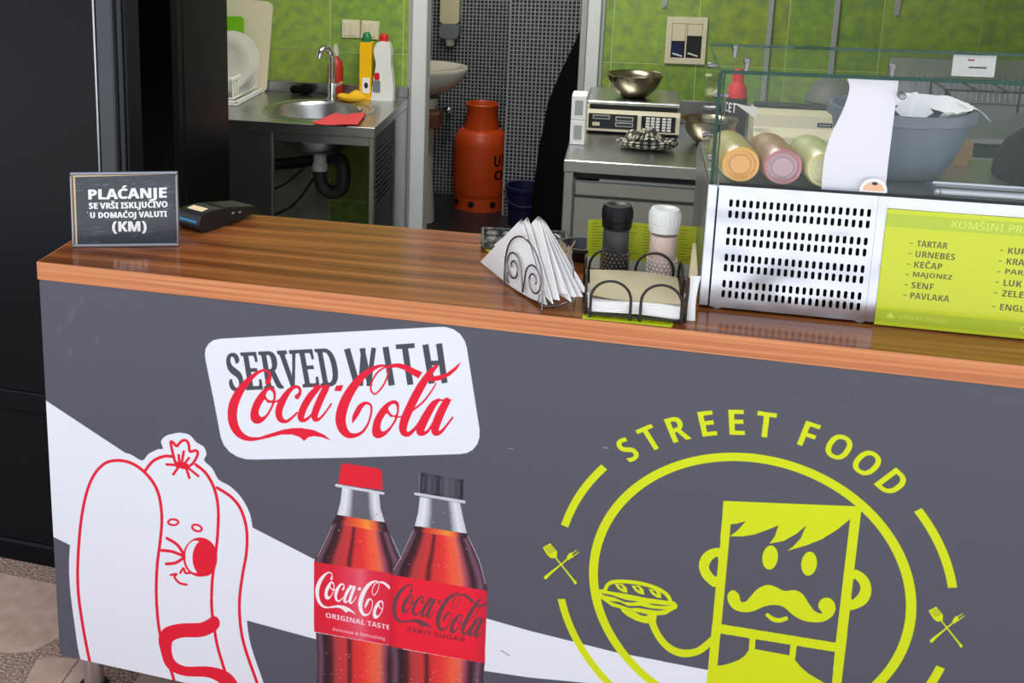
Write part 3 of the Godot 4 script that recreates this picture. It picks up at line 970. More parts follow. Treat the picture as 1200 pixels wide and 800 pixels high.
	m.transparency = BaseMaterial3D.TRANSPARENCY_ALPHA
	m = mat("check_cloth", Color.WHITE, 0.9)
	m.albedo_texture = check_image()
	m.uv1_scale = Vector3(1, 1, 1)
	m = mat("peppercorns", Color.WHITE, 0.6)
	m.albedo_texture = noise_tex(61, 0.1, [[0.0, rgb(14, 12, 11)], [0.6, rgb(26, 22, 20)], [0.85, rgb(70, 58, 50)], [1.0, rgb(120, 104, 88)]], 256, FastNoiseLite.TYPE_CELLULAR, 1)
	triplanar(m, Vector3(18, 18, 18))
	m = mat("pink_salt", Color.WHITE, 0.6)
	m.albedo_texture = noise_tex(62, 0.1, [[0.0, rgb(214, 176, 158)], [0.5, rgb(232, 204, 190)], [1.0, rgb(244, 232, 224)]], 256, FastNoiseLite.TYPE_CELLULAR, 1)
	triplanar(m, Vector3(18, 18, 18))
	mat("facet_dark", rgb(124, 108, 92), 0.2)
	mat("facet_pale", rgb(228, 220, 212), 0.2)
	m = mat("woven", Color.WHITE, 0.6)
	m.albedo_texture = noise_tex(63, 0.06, [[0.0, rgb(34, 34, 30)], [0.5, rgb(86, 84, 74)], [1.0, rgb(150, 146, 130)]], 256, FastNoiseLite.TYPE_CELLULAR, 1)
	triplanar(m, Vector3(8, 8, 8))

# ---------------------------------------------------------------- the script proper
func _ready() -> void:
	# ---- camera (lens shifted: the photograph is a crop whose axis lies up and to the left)
	var cam := Camera3D.new()
	cam.name = "camera"
	cam.near = 0.05
	cam.far = 200.0
	cam.projection = Camera3D.PROJECTION_FRUSTUM
	cam.size = 0.05 * 800.0 / FOC
	cam.frustum_offset = Vector2(0.05 * (600.0 - PP.x) / FOC, -0.05 * (400.0 - PP.y) / FOC)
	add_child(cam)
	cam.transform = Transform3D(cam_basis, eye)
	cam.current = true
	# ---- sky and exposure
	var env := Environment.new()
	var sky := Sky.new()
	var sm := ProceduralSkyMaterial.new()
	sm.sky_top_color = rgb(206, 214, 228)
	sm.sky_horizon_color = rgb(236, 238, 240)
	sm.ground_bottom_color = rgb(120, 112, 104)
	sm.ground_horizon_color = rgb(190, 188, 184)
	sm.sky_energy_multiplier = 1.0
	sky.sky_material = sm
	env.background_mode = Environment.BG_SKY
	env.sky = sky
	env.background_energy_multiplier = 1.5
	env.tonemap_mode = Environment.TONE_MAPPER_LINEAR
	env.tonemap_exposure = 1.18
	env.sdfgi_enabled = true
	env.ssao_enabled = true
	env.ssil_enabled = true
	var we := WorldEnvironment.new()
	we.name = "world"
	we.environment = env
	add_child(we)
	# ---- sun behind the kiosk: the counter stands in its shade, the square in front is lit
	var sun := DirectionalLight3D.new()
	sun.name = "sun"
	sun.light_color = rgb(255, 251, 246)
	sun.light_energy = 5.2
	sun.light_angular_distance = 0.6
	sun.shadow_enabled = true
	sun.sky_mode = DirectionalLight3D.SKY_MODE_LIGHT_ONLY
	add_child(sun)
	sun.look_at_from_position(Vector3.ZERO, Vector3(0.25, -0.98, 1.0), Vector3.UP)
	make_materials()
	ground()
	facade()
	room()
	washroom()
	counter()
	display_case()
	fridge()
	sink_unit()
	sink_things()
	bench()
	bench_things()
	case_things()
	counter_things()

# a part whose shape is given in world coordinates
func wpart(s: SurfaceTool, called: String, m: Material, parent: Node, label := "") -> MeshInstance3D:
	var o := part(s, called, m, parent, label)
	var at := Vector3.ZERO
	var p := parent
	while p != self and p is Node3D:
		at += (p as Node3D).position
		p = p.get_parent()
	o.position = -at
	return o

func ground() -> void:
	var g := setting("floor")
	part(boxm(Vector3(-14, -0.2, -0.52), Vector3(16, -0.0015, 1.56)), "pebble_bed", M.pebble, g)
	part(boxm(Vector3(-18, -0.2, 1.561), Vector3(20, -0.004, 26)), "square_paving", M.square, g)
	# concrete slabs with rounded outlines, flush in the pebbled bed
	var outlines := [
		[[-1.0, -0.385], [-0.6, -0.39], [-0.1, -0.385], [-0.085, -0.26], [-0.118, -0.185], [-0.15, -0.128], [-0.21, -0.106], [-0.6, -0.1], [-1.0, -0.105]],
		[[-0.122, -0.106], [-0.098, -0.128], [-0.0285, -0.137], [-0.0285, 0.42], [-0.085, 0.42], [-0.104, 0.0]],
		[[-0.0225, -0.137], [0.03, -0.132], [0.05, -0.05], [0.06, 0.42], [-0.0225, 0.42]],
		[[-0.96, -0.04], [-0.24, -0.045], [-0.17, 0.0], [-0.15, 0.42], [-0.96, 0.42]]]
	for k in 5:
		for q in 3:
			var x0 := 0.13 + k * 0.5
			var z0 := -0.38 + q * 0.62
			outlines.append([[x0, z0], [x0 + 0.42, z0 + 0.01], [x0 + 0.43, z0 + 0.54], [x0 + 0.01, z0 + 0.55]])
	for k in 4:
		for q in 2:
			var x0 := -1.5 + k * 0.4
			var z0 := 0.48 + q * 0.52
			outlines.append([[x0, z0], [x0 + 0.35, z0 + 0.01], [x0 + 0.34, z0 + 0.46], [x0 + 0.01, z0 + 0.47]])
	var down := Transform3D(Basis(Vector3(1, 0, 0), Vector3(0, 0, 1), Vector3(0, -1, 0)), Vector3.ZERO)
	for o in outlines:
		var s := mk()
		prism(s, v2(o), 0.0, 0.05, down)
		part(s, "slab", M.slab, g)

func facade() -> void:
	var w := setting("wall_front")
	# sheet cladding to the left of the serving hatch
	part(boxm(Vector3(-3.2, 0.505, -0.52), Vector3(-0.078, 2.75, -0.462), 0.002), "cladding_panel", M.facade, w)
	part(boxm(Vector3(-3.2, 0.058, -0.52), Vector3(-0.03, 0.447, -0.462), 0.002), "cladding_panel", M.facade, w)
	part(boxm(Vector3(-3.2, 0.447, -0.52), Vector3(-0.03, 0.505, -0.456), 0.004), "rail", M.facade, w)
	part(boxm(Vector3(-3.2, -0.05, -0.52), Vector3(-0.03, 0.058, -0.454), 0.006), "base_rail", M.facade, w)
	part(boxm(Vector3(-0.030, -0.05, -0.52), Vector3(3.2, 0.9, -0.463), 0.002), "cladding_panel", M.facade, w)
	part(boxm(Vector3(-1.4, 0.0, -0.532), Vector3(3.1, 0.9, -0.5205), 0.001), "inner_lining", M.white_wall, w)
	part(boxm(Vector3(2.6, 0.9, -0.52), Vector3(3.2, 2.75, -0.462), 0.002), "cladding_panel", M.facade, w)
	part(boxm(Vector3(-0.078, 2.25, -0.52), Vector3(2.6, 2.75, -0.462), 0.002), "lintel_panel", M.facade, w)
	part(boxm(Vector3(-0.074, 0.505, -0.53), Vector3(-0.030, 2.25, -0.452), 0.004), "hatch_frame", M.facade_frame, w)
	part(boxm(Vector3(-0.0795, 0.505, -0.50), Vector3(-0.0745, 2.25, -0.449), 0.002), "frame_seal", M.steel, w)
	part(boxm(Vector3(-0.028, 0.9, -0.54), Vector3(-0.014, 2.25, -0.468), 0.003), "frame_rebate", M.facade_dark, w)
	part(boxm(Vector3(-0.013, 0.9, -0.55), Vector3(-0.004, 2.25, -0.475), 0.002), "frame_rebate", M.facade, w)

func room() -> void:
	# shell of the kiosk: 0.1 m thick walls, floor and ceiling
	var fl := setting("floor_001")
	part(boxm(Vector3(-1.5, -0.2, -3.02), Vector3(3.2, 0.0, -0.521)), "floor_slab", M.room_floor, fl)
	var ce := setting("ceiling")
	part(boxm(Vector3(-1.6, 2.6, -5.0), Vector3(3.3, 2.75, -0.52)), "ceiling_board", M.white_wall, ce)
	var wl := setting("wall_left")
	part(boxm(Vector3(-1.5, 0, -3.1), Vector3(-1.4, 2.6, -0.52)), "plaster_face", M.white_wall, wl)
	var wr := setting("wall_right")
	part(boxm(Vector3(3.1, 0, -3.1), Vector3(3.2, 2.6, -0.52)), "plaster_face", M.white_wall, wr)
	var wb := setting("wall_back")
	part(boxm(Vector3(-1.5, 0, -3.1), Vector3(-0.178, 2.6, -3.0022)), "wall_core", M.plaster, wb)
	part(boxm(Vector3(-0.178, 0, -3.1), Vector3(0.19, 2.6, -3.0022)), "wall_core", M.grout, wb)
	part(boxm(Vector3(1.03, 0, -3.1), Vector3(3.2, 2.6, -3.0022)), "wall_core", M.grout, wb)
	part(boxm(Vector3(0.19, 2.08, -3.1), Vector3(1.03, 2.6, -3.0022)), "wall_core", M.grout, wb)
	# glazed tiles, one by one
	var rng := RandomNumberGenerator.new()
	rng.seed = 11
	var meshes := {}
	var cols := []
	for k in range(-3, 2):
		cols.append([-0.176 + 0.341 * k, -0.176 + 0.341 * (k + 1)])
	for k in range(-2, 5):
		cols.append([1.41 + 0.341 * k, 1.41 + 0.341 * (k + 1)])
	for c in cols:
		for r in range(0, 7):
			var y0 := 0.011 + 0.355 * r
			var x0: float = c[0]
			var x1: float = c[1]
			if x0 < 0.5:
				x1 = minf(x1, 0.188)
			else:
				x0 = maxf(x0, 1.034)
			if x1 - x0 < 0.02 or (x1 < -0.17 and r < 2) or x0 < -1.4:
				continue
			var key := "%.3f" % (x1 - x0)
			if not meshes.has(key):
				meshes[key] = boxm(Vector3(0.0018, 0.0018, -0.0018), Vector3(x1 - x0 - 0.0018, 0.3532, 0.0), 0.0008).commit()
			mpart(meshes[key], "tile", M["tile%d" % rng.randi_range(0, 3)], wb, Vector3(x0, y0, -3.0 + rng.randf_range(-0.0004, 0.0004)))
	# door surround of the washroom
	var d := setting("door_1")
	part(boxm(Vector3(0.207, 0, -3.1), Vector3(0.274, 2.06, -2.985), 0.004), "jamb", M.door_white, d)
	part(boxm(Vector3(0.19, 0, -3.1), Vector3(0.206, 2.08, -2.994), 0.002), "jamb_lip", M.door_grey, d)
	part(boxm(Vector3(0.936, 0, -3.1), Vector3(0.962, 2.06, -2.992), 0.003), "jamb_lip", M.door_grey, d)
	part(boxm(Vector3(0.964, 0, -3.1), Vector3(1.018, 2.06, -2.98), 0.004), "jamb", M.door_white, d)
	part(boxm(Vector3(1.02, 0, -3.1), Vector3(1.034, 2.08, -2.99), 0.002), "jamb_lip", M.door_grey, d)
	part(boxm(Vector3(0.207, 2.06, -3.1), Vector3(1.018, 2.12, -2.985), 0.004), "head", M.door_white, d)
	# ceiling lamp of the kiosk, above the frame
	var lamp := thing("ceiling_lamp", "long white ceiling lamp inside the kiosk above the sink", "lamp", Vector3(0.55, 2.6, -1.75))
	part(boxm(Vector3(-0.64, -0.07, -0.12), Vector3(0.64, 0.0, 0.12), 0.01), "housing", M.white_plastic, lamp)
	var glow := mat("lamp_glow", rgb(250, 248, 240), 0.5)
	glow.emission_enabled = true
	glow.emission = rgb(255, 248, 232)
	glow.emission_energy_multiplier = 3.0
	part(boxm(Vector3(-0.6, -0.078, -0.1), Vector3(0.6, -0.0705, 0.1), 0.002), "diffuser", glow, lamp)
	var al := AreaLight3D.new()
	al.name = "ceiling_lamp_light"
	al.area_size = Vector2(1.2, 0.2)
	al.light_color = rgb(252, 252, 248)
	al.light_energy = 3.3
	al.area_range = 12.0
	al.shadow_enabled = true
	add_child(al)
	al.position = Vector3(0.55, 2.515, -1.75)
	al.rotation = Vector3(-PI / 2, 0, 0)

func washroom() -> void:
	var fl := setting("floor_002")
	part(boxm(Vector3(-0.5, -0.2, -4.9), Vector3(1.6, 0.0, -3.021)), "floor_slab", M.wc_floor, fl)
	var wb := setting("wall_back_001")
	part(boxm(Vector3(-0.5, 0, -4.72), Vector3(1.6, 2.6, -4.6)), "mosaic_face", M.mosaic, wb)
	part(boxm(Vector3(0.508, 0, -4.6), Vector3(1.4, 2.6, -4.226)), "boxed_pipe_column", M.mosaic, wb)
	part(boxm(Vector3(0.5055, 0, -4.232), Vector3(0.511, 2.6, -4.2225)), "corner_trim", M.door_grey, wb)
	var wl := setting("wall_left_001")
	part(boxm(Vector3(-0.5, 0, -4.72), Vector3(-0.32, 2.6, -3.1)), "mosaic_face", M.mosaic, wl)
	var wr := setting("wall_right_001")
	part(boxm(Vector3(1.4, 0, -4.72), Vector3(1.6, 2.6, -3.1)), "mosaic_face", M.mosaic, wr)
	# globe lamp under the washroom ceiling
	var gl := thing("globe_lamp", "white globe lamp under the washroom ceiling", "lamp", Vector3(0.4, 2.6, -3.85))
	var sg := mk()
	lathe(sg, [Vector2(0.0, -0.19), Vector2(0.05, -0.18), Vector2(0.085, -0.145), Vector2(0.095, -0.1), Vector2(0.085, -0.055), Vector2(0.05, -0.02), Vector2(0.0, -0.015)], 28)
	part(sg, "globe", M.lamp_glow, gl)
	sg = mk()
	lathe(sg, [Vector2(0.0, -0.03), Vector2(0.06, -0.03), Vector2(0.06, 0.0), Vector2(0.0, 0.0)], 24)
	part(sg, "ceiling_rose", M.white_plastic, gl)
	var ol := OmniLight3D.new()
	ol.name = "globe_lamp_light"
	ol.light_color = rgb(255, 246, 230)
	ol.light_energy = 0.55
	ol.light_size = 0.09
	ol.omni_range = 10.0
	ol.omni_attenuation = 2.0
	ol.shadow_enabled = true
	add_child(ol)
	ol.position = Vector3(0.4, 2.5, -3.85)
	# wash basin on its pedestal
	var b := thing("wash_basin", "white ceramic wash basin on pedestal behind the door jamb", "basin", Vector3(0.07, 0, -4.0))
	var s := mk()
	lathe(s, [Vector2(0.0, 0.70), Vector2(0.08, 0.71), Vector2(0.16, 0.745), Vector2(0.225, 0.80), Vector2(0.25, 0.845), Vector2(0.252, 0.862), Vector2(0.245, 0.872), Vector2(0.215, 0.872), Vector2(0.195, 0.855), Vector2(0.165, 0.80), Vector2(0.10, 0.765), Vector2(0.0, 0.76)], 40, Transform3D(), 1.0, 0.82)
	part(s, "bowl", M.ceramic, b)
	s = mk()
	lathe(s, [Vector2(0.09, 0.0), Vector2(0.088, 0.05), Vector2(0.072, 0.3), Vector2(0.076, 0.6), Vector2(0.1, 0.70)], 28)
	part(s, "pedestal", M.ceramic, b)
	s = mk()
	bx(s, Vector3(-0.385, 0.66, -0.19), Vector3(-0.1, 0.872, 0.19), 0.02)
	part(s, "back_ledge", M.ceramic, b)
	s = mk()
	tube(s, spline([Vector3(-0.19, 0.872, 0), Vector3(-0.19, 0.93, 0), Vector3(-0.16, 0.955, 0), Vector3(-0.1, 0.94, 0), Vector3(-0.07, 0.92, 0)], 5), 0.014, 12)
	rod(s, Vector3(-0.19, 0.95, 0), Vector3(-0.15, 0.985, 0.0), 0.009)
	part(s, "tap", M.chrome, b)
	# little wooden shelf under the basin
	s = mk()
	bx(s, Vector3(-0.32, 0.575, -3.90), Vector3(0.21, 0.655, -3.76), 0.004)
	var sh := wpart(s, "wooden_shelf", M.brown_wood, self)
	tag(sh, "dark brown wooden board fixed under the wash basin", "shelf")
	# soap dispenser
	var dsp := thing("soap_dispenser", "white and grey soap dispenser on the mosaic wall", "dispenser", Vector3(0.135, 0.93, -4.6))
	s = mk()
	prism(s, rrect(Vector2(-0.055, 0.115), Vector2(0.055, 0.36), 0.02), 0.0, 0.10, Transform3D(), true)
	part(s, "tank", M.cream_plastic, dsp)
	s = mk()
	prism(s, rrect(Vector2(-0.057, 0.03), Vector2(0.057, 0.115), 0.025), 0.0, 0.105, Transform3D(), true)
	part(s, "collar", M.grey_plastic, dsp)
	s = mk()
	lathe(s, [Vector2(0.0, -0.02), Vector2(0.022, -0.018), Vector2(0.028, 0.0), Vector2(0.03, 0.03)], 18, Transform3D(Basis(), Vector3(0, 0, 0.055)))
	part(s, "push_button", M.white_plastic, dsp)
	# stop valve
	var vl := thing("stop_valve", "small chrome stop valve on the mosaic wall beside the pedestal", "valve", Vector3(0.135, 0.53, -4.6))
	s = mk()
	rod(s, Vector3(0, 0, 0), Vector3(0, 0, 0.05), 0.012)
	part(s, "stem", M.chrome, vl)
	s = mk()
	lathe(s, [Vector2(0.0, -0.02), Vector2(0.02, -0.015), Vector2(0.024, 0.0), Vector2(0.02, 0.015), Vector2(0.0, 0.02)], 16, Transform3D(Basis.from_euler(Vector3(PI / 2, 0, 0)), Vector3(0, 0, 0.06)))
	part(s, "knob", M.chrome, vl)
	# gas bottle
	var g := thing("gas_bottle", "orange gas bottle with protective collar standing on the washroom floor", "gas bottle", Vector3(0.356, 0, -4.38))
	s = mk()
	lathe(s, [Vector2(0.0, 0.06), Vector2(0.14, 0.06), Vector2(0.152, 0.085), Vector2(0.155, 0.11), Vector2(0.155, 0.38), Vector2(0.15, 0.41), Vector2(0.135, 0.445), Vector2(0.11, 0.465), Vector2(0.0, 0.47)], 48)
	part(s, "vessel", M.orange_paint, g)
	s = mk()
	lathe(s, [Vector2(0.142, 0.0), Vector2(0.148, 0.0), Vector2(0.148, 0.1), Vector2(0.142, 0.1)], 48)
	part(s, "foot_ring", M.orange_paint, g)
	s = mk()
	lathe(s, [Vector2(0.104, 0.445), Vector2(0.086, 0.575), Vector2(0.091, 0.592), Vector2(0.092, 0.606), Vector2(0.086, 0.613), Vector2(0.08, 0.606), Vector2(0.078, 0.58), Vector2(0.098, 0.45)], 48)
	part(s, "collar", M.orange_paint, g)
	for a in [0.9, 1.75, 2.45]:
		s = mk()
		var dir := Vector3(cos(a), 0, sin(a))
		lathe(s, [Vector2(0.0, 0.1535), Vector2(0.018, 0.153), Vector2(0.019, 0.14), Vector2(0.0, 0.14)], 14, Transform3D(Basis(dir.cross(Vector3.UP), dir, Vector3.UP), Vector3(0, 0.045, 0)))
		part(s, "vent_hole", M.gasket, g)
	s = mk()
	for q in glyph_strip("UN", 0.066, 0.335, 0.1556, 0.92, 0.105):
		facet(s, q, Vector3(q[0].x, 0, q[0].z))
	for q in glyph_strip("O", 0.056, 0.245, 0.1556, 0.90, 0.062):
		facet(s, q, Vector3(q[0].x, 0, q[0].z))
	part(s, "lettering", M.black_matt, g, "black stencilled letters")
	# bucket
	var bk := thing("bucket", "dark blue plastic bucket on the floor beside the gas bottle", "bucket", Vector3(0.645, 0, -4.08))
	s = mk()
	lathe(s, [Vector2(0.0, 0.0), Vector2(0.085, 0.0), Vector2(0.105, 0.2), Vector2(0.113, 0.203), Vector2(0.113, 0.222), Vector2(0.1, 0.222), Vector2(0.08, 0.012), Vector2(0.0, 0.012)], 32)
	part(s, "pail", M.blue_plastic, bk)
	s = mk()
	var hp := []
	for i in 13:
		var a := PI * i / 12.0
		hp.append(Vector3(cos(a) * 0.112, 0.205 - sin(a) * 0.075, 0.05 + sin(a) * 0.07))
	tube(s, hp, 0.003, 8)
	part(s, "handle", M.blue_plastic, bk)
	# black coat on a hook
	var ct := thing("hanging_coat", "black coat hanging inside the washroom by the right door jamb", "coat", Vector3(0.99, 0, -3.42))
	s = mk()
	var prof := [[1.36, 0.03], [1.2, 0.058], [1.1, 0.095], [0.95, 0.158], [0.8, 0.21], [0.6, 0.24], [0.4, 0.25], [0.06, 0.255]]
	var P := []
	for e in prof:
		var row := []
		for j in 32:
			var a := TAU * j / 32.0
			var f := 1.0 + 0.06 * sin(a * 5.0 + e[0] * 3.0) + 0.04 * sin(a * 9.0)
			row.append(Vector3(cos(a) * e[1] * f, e[0], sin(a) * e[1] * 0.42 * f))
		P.append(row)
	for i in P.size() - 1:
		for j in 32:
			var k := (j + 1) % 32
			var N := []
			for p in [P[i][j], P[i][k], P[i + 1][k], P[i + 1][j]]:
				N.append(Vector3(p.x, 0.03, p.z * 4.0).normalized())
			squad(s, [P[i][j], P[i][k], P[i + 1][k], P[i + 1][j]], N)
	facet(s, P[0], Vector3.UP)
	facet(s, P[P.size() - 1], Vector3.DOWN)
	part(s, "cloth", M.black_matt, ct)
	s = mk()
	rod(s, Vector3(0, 1.34, 0), Vector3(0.0, 1.42, 0), 0.006)
	rod(s, Vector3(0.0, 1.42, 0), Vector3(0.41, 1.44, 0), 0.006)
	part(s, "hook", M.chrome, ct)

# flat letters bent round a vertical cylinder: returns triangles
func glyph_strip(text: String, height: float, y: float, r: float, a0: float, width: float) -> Array:
	var tri: Array = glyphs(text, "Droid Sans", 700)[0]
	var out := []
	for i in range(0, tri.size(), 3):
		var q := []
		for k in 3:
			var t: Vector2 = tri[i + k]
			var a := a0 - t.x * width / r
			q.append(Vector3(cos(a) * r, y - t.y * height, sin(a) * r))
		out.append(q)
	return out

# ---------------------------------------------------------------- counter and display case
func counter() -> void:
	var t := thing("service_counter", "long snack counter with glossy wood top and dark grey printed front", "counter", Vector3(1.3, 0, -0.23))
	wpart(boxm(Vector3(0.002, 1.012, -0.458), Vector3(2.6, TOP, -0.002), 0.0008), "worktop", M.wood_top, t, "glossy brown wood-grain worktop")
	wpart(boxm(Vector3(0.0, 1.0115, -0.002), Vector3(2.6, TOP - 0.0002, 0.0), 0.0006), "edge_band", M.wood_edge, t, "lighter orange wood edge band")
	wpart(boxm(Vector3(0.0, 1.0115, -0.458), Vector3(0.002, TOP - 0.0002, -0.002), 0.0006), "edge_band", M.wood_edge, t, "lighter orange wood edge band")
	var fp := wpart(boxm(Vector3(0.003, 0.118, -0.022), Vector3(2.595, 1.0115, -0.003), 0.003), "front_panel", M.panel_grey, t)
	var s := mk()
	var z := -0.0022
	var pts := []
	var uvs := []
	for p in rrect(Vector2(FOIL_X0, FOIL_Y0), Vector2(FOIL_X1, FOIL_Y1 - 0.001), 0.006):
		pts.append(Vector3(p.x, p.y, z))
		uvs.append(Vector2((p.x - FOIL_X0) / (FOIL_X1 - FOIL_X0), (FOIL_Y1 - p.y) / (FOIL_Y1 - FOIL_Y0)))
	facet(s, pts, Vector3(0, 0, 1), uvs)
	var back := []
	for p in pts:
		back.append(p - Vector3(0, 0, 0.0006))
	facet(s, back, Vector3(0, 0, -1), uvs)
	for i in pts.size():
		var k := (i + 1) % pts.size()
		facet(s, [pts[i], pts[k], back[k], back[i]], pts[i] - Vector3(0.9, 0.55, z), [uvs[i], uvs[k], uvs[k], uvs[i]])
	wpart(s, "printed_foil", M.foil, fp, "printed foil with bottles, cartoon sausage, white label and lime emblem")
	wpart(boxm(Vector3(0.003, 0.118, -0.44), Vector3(0.021, 1.0115, -0.0225), 0.001), "side_panel", M.panel_grey, t)
	for x in [0.055, 1.3, 2.54]:
		for zz in [-0.06, -0.40]:
			s = mk()
			lathe(s, [Vector2(0.0, 0.0), Vector2(0.036, 0.0), Vector2(0.036, 0.008), Vector2(0.0225, 0.012), Vector2(0.0225, 0.16), Vector2(0.0, 0.16)], 28, Transform3D(Basis(), Vector3(x, 0.0, zz)))
			wpart(s, "leg", M.steel, t, "round steel leg")

func slot(c: Vector2, w: float, h: float) -> Array:
	var out := []
	for k in 2:
		for i in 7:
			var a := PI * k + PI * i / 6.0
			out.append(c + Vector2(cos(a) * w * 0.5, sin(a) * w * 0.5 + (1 if k == 0 else -1) * (h - w) * 0.5))
	return out

func display_case() -> void:
	var t := thing("display_case", "steel counter display case with perforated front and glass top", "display case", Vector3(1.8, TOP, -0.3))
	var x0 := 1.293
	var x1 := 2.42
	var zf := -0.118
	var zb := -0.478
	var yb := TOP + 0.006
	var yt := 1.283
	# steel box
	wpart(boxm(Vector3(x0, yb, zb), Vector3(x0 + 0.0012, yt, zf - 0.0005), 0.0004), "side_plate", M.steel, t)
	wpart(boxm(Vector3(x1 - 0.0012, yb, zb), Vector3(x1, yt, zf - 0.0005), 0.0004), "side_plate", M.steel, t)
	wpart(boxm(Vector3(x0 + 0.002, yb, zb), Vector3(x1 - 0.002, yt, zb + 0.0012), 0.0004), "back_plate", M.steel, t)
	wpart(boxm(Vector3(x0 + 0.002, yb, zb + 0.002), Vector3(x1 - 0.002, yb + 0.0012, zf - 0.004), 0.0004), "bottom_plate", M.dark_grey, t)
	wpart(boxm(Vector3(x0 + 0.004, yb + 0.002, zf - 0.09), Vector3(x1 - 0.004, yt - 0.03, zf - 0.085), 0.0004), "inner_partition", M.gasket, t)
	wpart(boxm(Vector3(x0, yb, zf - 0.012), Vector3(1.3095, yt, zf), 0.0015), "corner_post", M.steel_case, t)
	# dark deck the food stands on
	wpart(boxm(Vector3(x0 + 0.003, yt - 0.006, zb + 0.003), Vector3(x1 - 0.003, yt - 0.001, zf - 0.003), 0.001), "deck", M.steel, t)
	wpart(boxm(Vector3(x0 + 0.018, yt - 0.001, zf - 0.004), Vector3(x1 - 0.003, yt + 0.0045, zf - 0.0005), 0.001), "glazing_channel", M.gasket, t)
	# perforated front
	var s := mk()
	var fx0 := 1.3115
	var fx1 := 1.565
	var rows := [1.252, 1.2316, 1.2009, 1.1809, 1.1508, 1.1314, 1.1014, 1.082]
	var z := zf
	var to3 := func(p): return Vector3(p.x, p.y, z)
	var pitch := 0.011
	var gx0 := 1.333 - pitch * 0.5
	var gx1 := gx0 + pitch * 21
	var edges := [rows[0] + 0.0105]
	for i in 7:
		edges.append((rows[i] + rows[i + 1]) * 0.5)
	edges.append(rows[7] - 0.0105)
	for i in 8:
		for k in 21:
			var r := Rect2(gx0 + pitch * k, edges[i + 1], pitch, edges[i] - edges[i + 1])
			var ring := slot(Vector2(r.position.x + pitch * 0.5, rows[i]), 0.0058, 0.0142)
			plate_ring(s, r, ring, to3, Vector3(0, 0, 1))
			for q in ring.size():
				var a: Vector2 = ring[q]
				var b: Vector2 = ring[(q + 1) % ring.size()]
				var mid := Vector2(r.position.x + pitch * 0.5, rows[i]) - a
				facet(s, [Vector3(a.x, a.y, z), Vector3(b.x, b.y, z), Vector3(b.x, b.y, z - 0.0012), Vector3(a.x, a.y, z - 0.0012)], Vector3(mid.x, mid.y, 0))
	for r in [[fx0, yb, gx0, yt], [gx1, yb, fx1, yt], [gx0, edges[0], gx1, yt], [gx0, yb, gx1, edges[8]]]:
		facet(s, [Vector3(r[0], r[1], z), Vector3(r[2], r[1], z), Vector3(r[2], r[3], z), Vector3(r[0], r[3], z)], Vector3(0, 0, 1))
	facet(s, [Vector3(fx0, yb, z), Vector3(fx0, yt, z), Vector3(fx0, yt, z - 0.012), Vector3(fx0, yb, z - 0.012)], Vector3(-1, 0, 0))
	facet(s, [Vector3(fx0, yt, z), Vector3(fx1, yt, z), Vector3(fx1, yt, z - 0.0012), Vector3(fx0, yt, z - 0.0012)], Vector3(0, 1, 0))
	wpart(s, "perforated_front", M.steel_case, t, "brushed steel front with rows of vent slots")
	wpart(boxm(Vector3(fx1, yb, zf - 0.0012), Vector3(x1, yt, zf), 0.0004), "front_plate", M.steel_case, t)
	for x in [1.325, 1.56, 1.70, 1.98, 2.3]:
		for zz in [zf - 0.02, zb + 0.03]:
			s = mk()
			lathe(s, [Vector2(0.0, TOP), Vector2(0.009, TOP), Vector2(0.009, yb + 0.001), Vector2(0.0, yb + 0.001)], 14, Transform3D(Basis(), Vector3(x, 0, zz)))
			wpart(s, "foot", M.white_plastic, t)
	# glass
	var gt := 1.489
	var th := 0.006
	var g := wpart(boxm(Vector3(1.307, yt, zf - 0.003 - th), Vector3(x1, gt - th - 0.001, zf - 0.003), 0.0), "front_glass", M.glass, t, "clear front glass pane")
	wpart(boxm(Vector3(1.3045, yt, zf - 0.0032 - th), Vector3(1.3068, gt - th, zf - 0.0028), 0.0002), "glass_edge", M.glass_edge, g)
	g = wpart(boxm(Vector3(1.300, gt - th, zb), Vector3(x1, gt, zf - 0.001), 0.0), "top_glass", M.glass, t, "clear flat top glass pane")
	wpart(boxm(Vector3(1.300, gt - th - 0.0002, zf - 0.0008), Vector3(x1, gt + 0.0002, zf + 0.0012), 0.0002), "glass_edge", M.glass_edge, g)
	wpart(boxm(Vector3(1.300, gt - th - 0.0002, zb - 0.0022), Vector3(x1, gt + 0.0002, zb - 0.0002), 0.0002), "glass_edge", M.glass_edge, g)
	wpart(boxm(Vector3(1.2982, gt - th - 0.0002, zb), Vector3(1.2998, gt + 0.0002, zf), 0.0002), "glass_edge", M.glass_edge, g)
	g = wpart(boxm(Vector3(1.296, yt, zb + 0.01), Vector3(1.302, gt - th - 0.001, zf - 0.012), 0.0), "side_glass", M.glass, t, "clear side glass pane")
	wpart(boxm(Vector3(1.2958, yt, zf - 0.0118), Vector3(1.3022, gt - th - 0.001, zf - 0.0098), 0.0002), "glass_edge", M.glass_edge, g)
	# bolts and clamps holding the panes
	for b in [[Vector3(1.342, gt, -0.396), 1], [Vector3(1.348, gt, -0.212), 1], [Vector3(1.582, gt, -0.214), 1], [Vector3(1.303, 1.455, -0.40), 0], [Vector3(1.303, 1.435, -0.17), 0], [Vector3(1.303, 1.315, -0.40), 0], [Vector3(1.303, 1.315, -0.19), 0], [Vector3(1.581, 1.458, zf), 2]]:
		s = mk()
		var bs := Basis()
		if b[1] == 0:
			bs = Basis.from_euler(Vector3(0, 0, PI / 2))
		elif b[1] == 2:
			bs = Basis.from_euler(Vector3(PI / 2, 0, 0))
